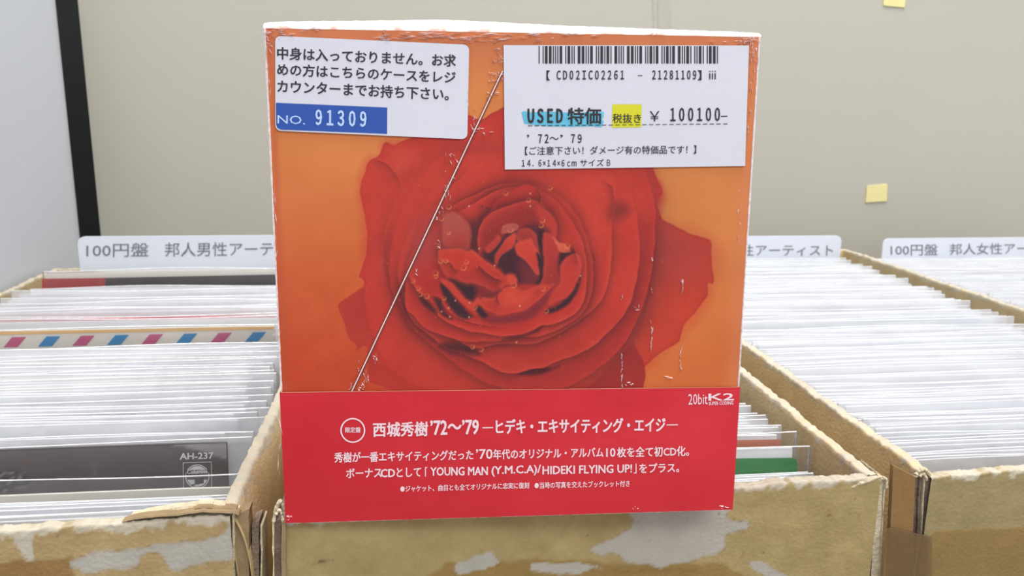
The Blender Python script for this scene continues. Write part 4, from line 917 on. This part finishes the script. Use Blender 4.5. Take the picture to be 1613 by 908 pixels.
record('wide bright white record sleeve standing proud, near the rear of the leftmost box', None, -.2590, -.0705, .582, at_y(200, 454, .582)[2], 'card', bagup=.0008, r=r1, bagl=.001, bagr=.002)
tR, cR = record('record with a red and black strip at its top, just before the left divider', None, -.2590, -.079, .604, at_y(200, 427, .604)[2], 'card3', bm='bagclear', bagup=.001, r=r1, bagl=.001, bagr=.004)
PR = leanplane(.604, at_y(200, 427, .604)[2], lean_at(.604))
flat([(66, 439.5), (166, 438), (166, 462), (66, 462)], PR, M['redink'], tR)
flat([(166, 438), (470, 432), (470, 462), (166, 462)], PR, M['dk'], tR)

# dividers
def divider(label, pxl, pxr, pyt, Y, texts, xr=None):
    a = at_y(pxl, pyt, Y); b = at_y(pxr, pyt+(1 if xr is None else 0), Y)
    t = thing('divider_card', label, 'divider', ((a[0]+b[0])/2, Y, .0045))
    x0, x1, zt = a[0], b[0], a[2]; r = .0055; n = 6; P = [(x0, Y, .0055), (x1, Y, .0055)]
    for k in range(n+1): q = k/n*math.pi/2; P.append((x1-r+r*math.cos(q), Y, zt-r+r*math.sin(q)))
    for k in range(n+1): q = k/n*math.pi/2; P.append((x0+r-r*math.sin(q), Y, zt-r+r*math.cos(q)))
    V, Fc = prism([np.array(p) for p in P], np.array([0, .0012, 0])); mk('plastic_sheet', V, Fc, M['divider'], t)
    pl = (np.array([0, Y-.0002, 0.]), np.array([0, -1., 0]))
    for s, p0, p1, h in texts: text(s, p0, p1, h, pl, M['grey_ink'], t, .006, off=.00005)
divider('white divider lettered for male artists, rising from the leftmost box', 121, 510, 373, .6225, [('100円盤', (136, 405.5), (234, 404.5), 22), ('邦人男性アーティスト', (260, 404.5), (501, 402.5), 22)])
divider('white divider in the box with brown tape, its left part behind the box set', 985, 1326, 374, .690, [('100円盤', (1000, 402), (1075, 402), 18.5), ('邦人女性アーティスト', (1102, 403.5), (1312, 403.5), 18.5)])
divider('white divider lettered for female artists, at the right edge of the photo', 1392, 1745, 376, .715, [('100円盤', (1403, 403), (1477, 402.5), 18), ('邦人女性アーティスト', (1496, 402), (1700, 399), 18)])

# box 2: only its right side shows beside the box set
r2 = random.Random(21); y = .2612
ys = []
while y < .50:
    if all(abs(y-q) > .0034 for q in (.291, .3025)): ys.append(y)
    y += r2.uniform(.0042, .0066)
for y in ys:
    zz = T+np.interp(y, [.25, .285, .31, .36, .5], [-.0085, -.0125, -.0080, -.0085, -.006])+r2.uniform(-.0018, .0018)
    if y < .29: zz = at_y(1250, np.interp(y, [.26, .287], [771, 749]), y)[2]
    cm = r2.choice(['card', 'card', 'card2', 'card3'])
    record(look(cm, 'in the box under the box set'), grp(cm, 'in the box under the box set'), -.0330+r2.uniform(-.001, .001), .1455+r2.uniform(-.002, .001), y, min(zz, T-.006), cm, bagup=r2.uniform(.0005, .002), rot=r2.uniform(-.0004, .0004), lean=lean_at(y, .258), bagr=r2.uniform(.006, .0085), bagl=.003, r=r2)
tG, cG = record('white record sleeve with a rounded green block, right of the red box set', None, -.0330, .1480, .291, at_y(1230, 706, .291)[2], 'card', bm='bagclear', bagup=.0006, r=r2, bagr=.007, bagl=.003, lean=lean_at(.291, .258))
PG = leanplane(.291, at_y(1230, 706, .291)[2], lean_at(.291, .258))
flat(rrect((900, 726), (1256, 721.5), (1256, 790), (900, 790), 9), PG, M['green'], tG, off=.0001)
tO, cO = record('record sleeve with an orange strip along its top, behind the one with the green block', None, -.0330, .1465, .3025, at_y(1200, 686, .3025)[2], 'card', bm='bagclear', bagup=.0006, r=r2, bagr=.008, bagl=.003, lean=lean_at(.3025, .258))
PO = leanplane(.3025, at_y(1200, 686, .3025)[2], lean_at(.3025, .258))
flat([(900, 698), (1230, 692.5), (1230, 720), (900, 722)], PO, M['orangeink'], tO, off=.0001)

# box 3
r3 = random.Random(31); y = .277
while y < .682:
    zz = T+np.interp(y, [.27, .30, .35, .45, .6, .68], [-.0045, -.0035, -.0050, -.0042, -.0030, -.0050])+r3.uniform(-.0022, .0016)
    cm = r3.choice(['card', 'card', 'card', 'card2'])
    record(look(cm, 'in the box with brown tape'), grp(cm, 'in the box with brown tape'), .1880+r3.uniform(-.0015, .002), .3670+r3.uniform(-.003, .002), y, zz, cm, lean=lean_at(y, .274), bagup=r3.uniform(.0004, .0022), rot=r3.uniform(-.0005, .0005), bow=r3.uniform(-.0002, .0002), bagr=r3.uniform(.006, .012), bagl=.004, r=r3)
    y += r3.uniform(.0042, .0062)
# box 4
r4 = random.Random(41); y = .42
while y < .709:
    zz = T+np.interp(y, [.4, .6, .71], [-.003, -.006, -.010])+r4.uniform(-.0018, .0018)
    cm = r4.choice(['card', 'card', 'card2'])
    record(look(cm, 'in the rightmost box'), grp(cm, 'in the rightmost box'), .4130+r4.uniform(-.002, .002), .5930+r4.uniform(-.002, .002), y, zz, cm, bagup=r4.uniform(.0004, .002), rot=r4.uniform(-.0005, .0005), bagr=.008, bagl=.004, r=r4)
    y += r4.uniform(.0048, .0068)
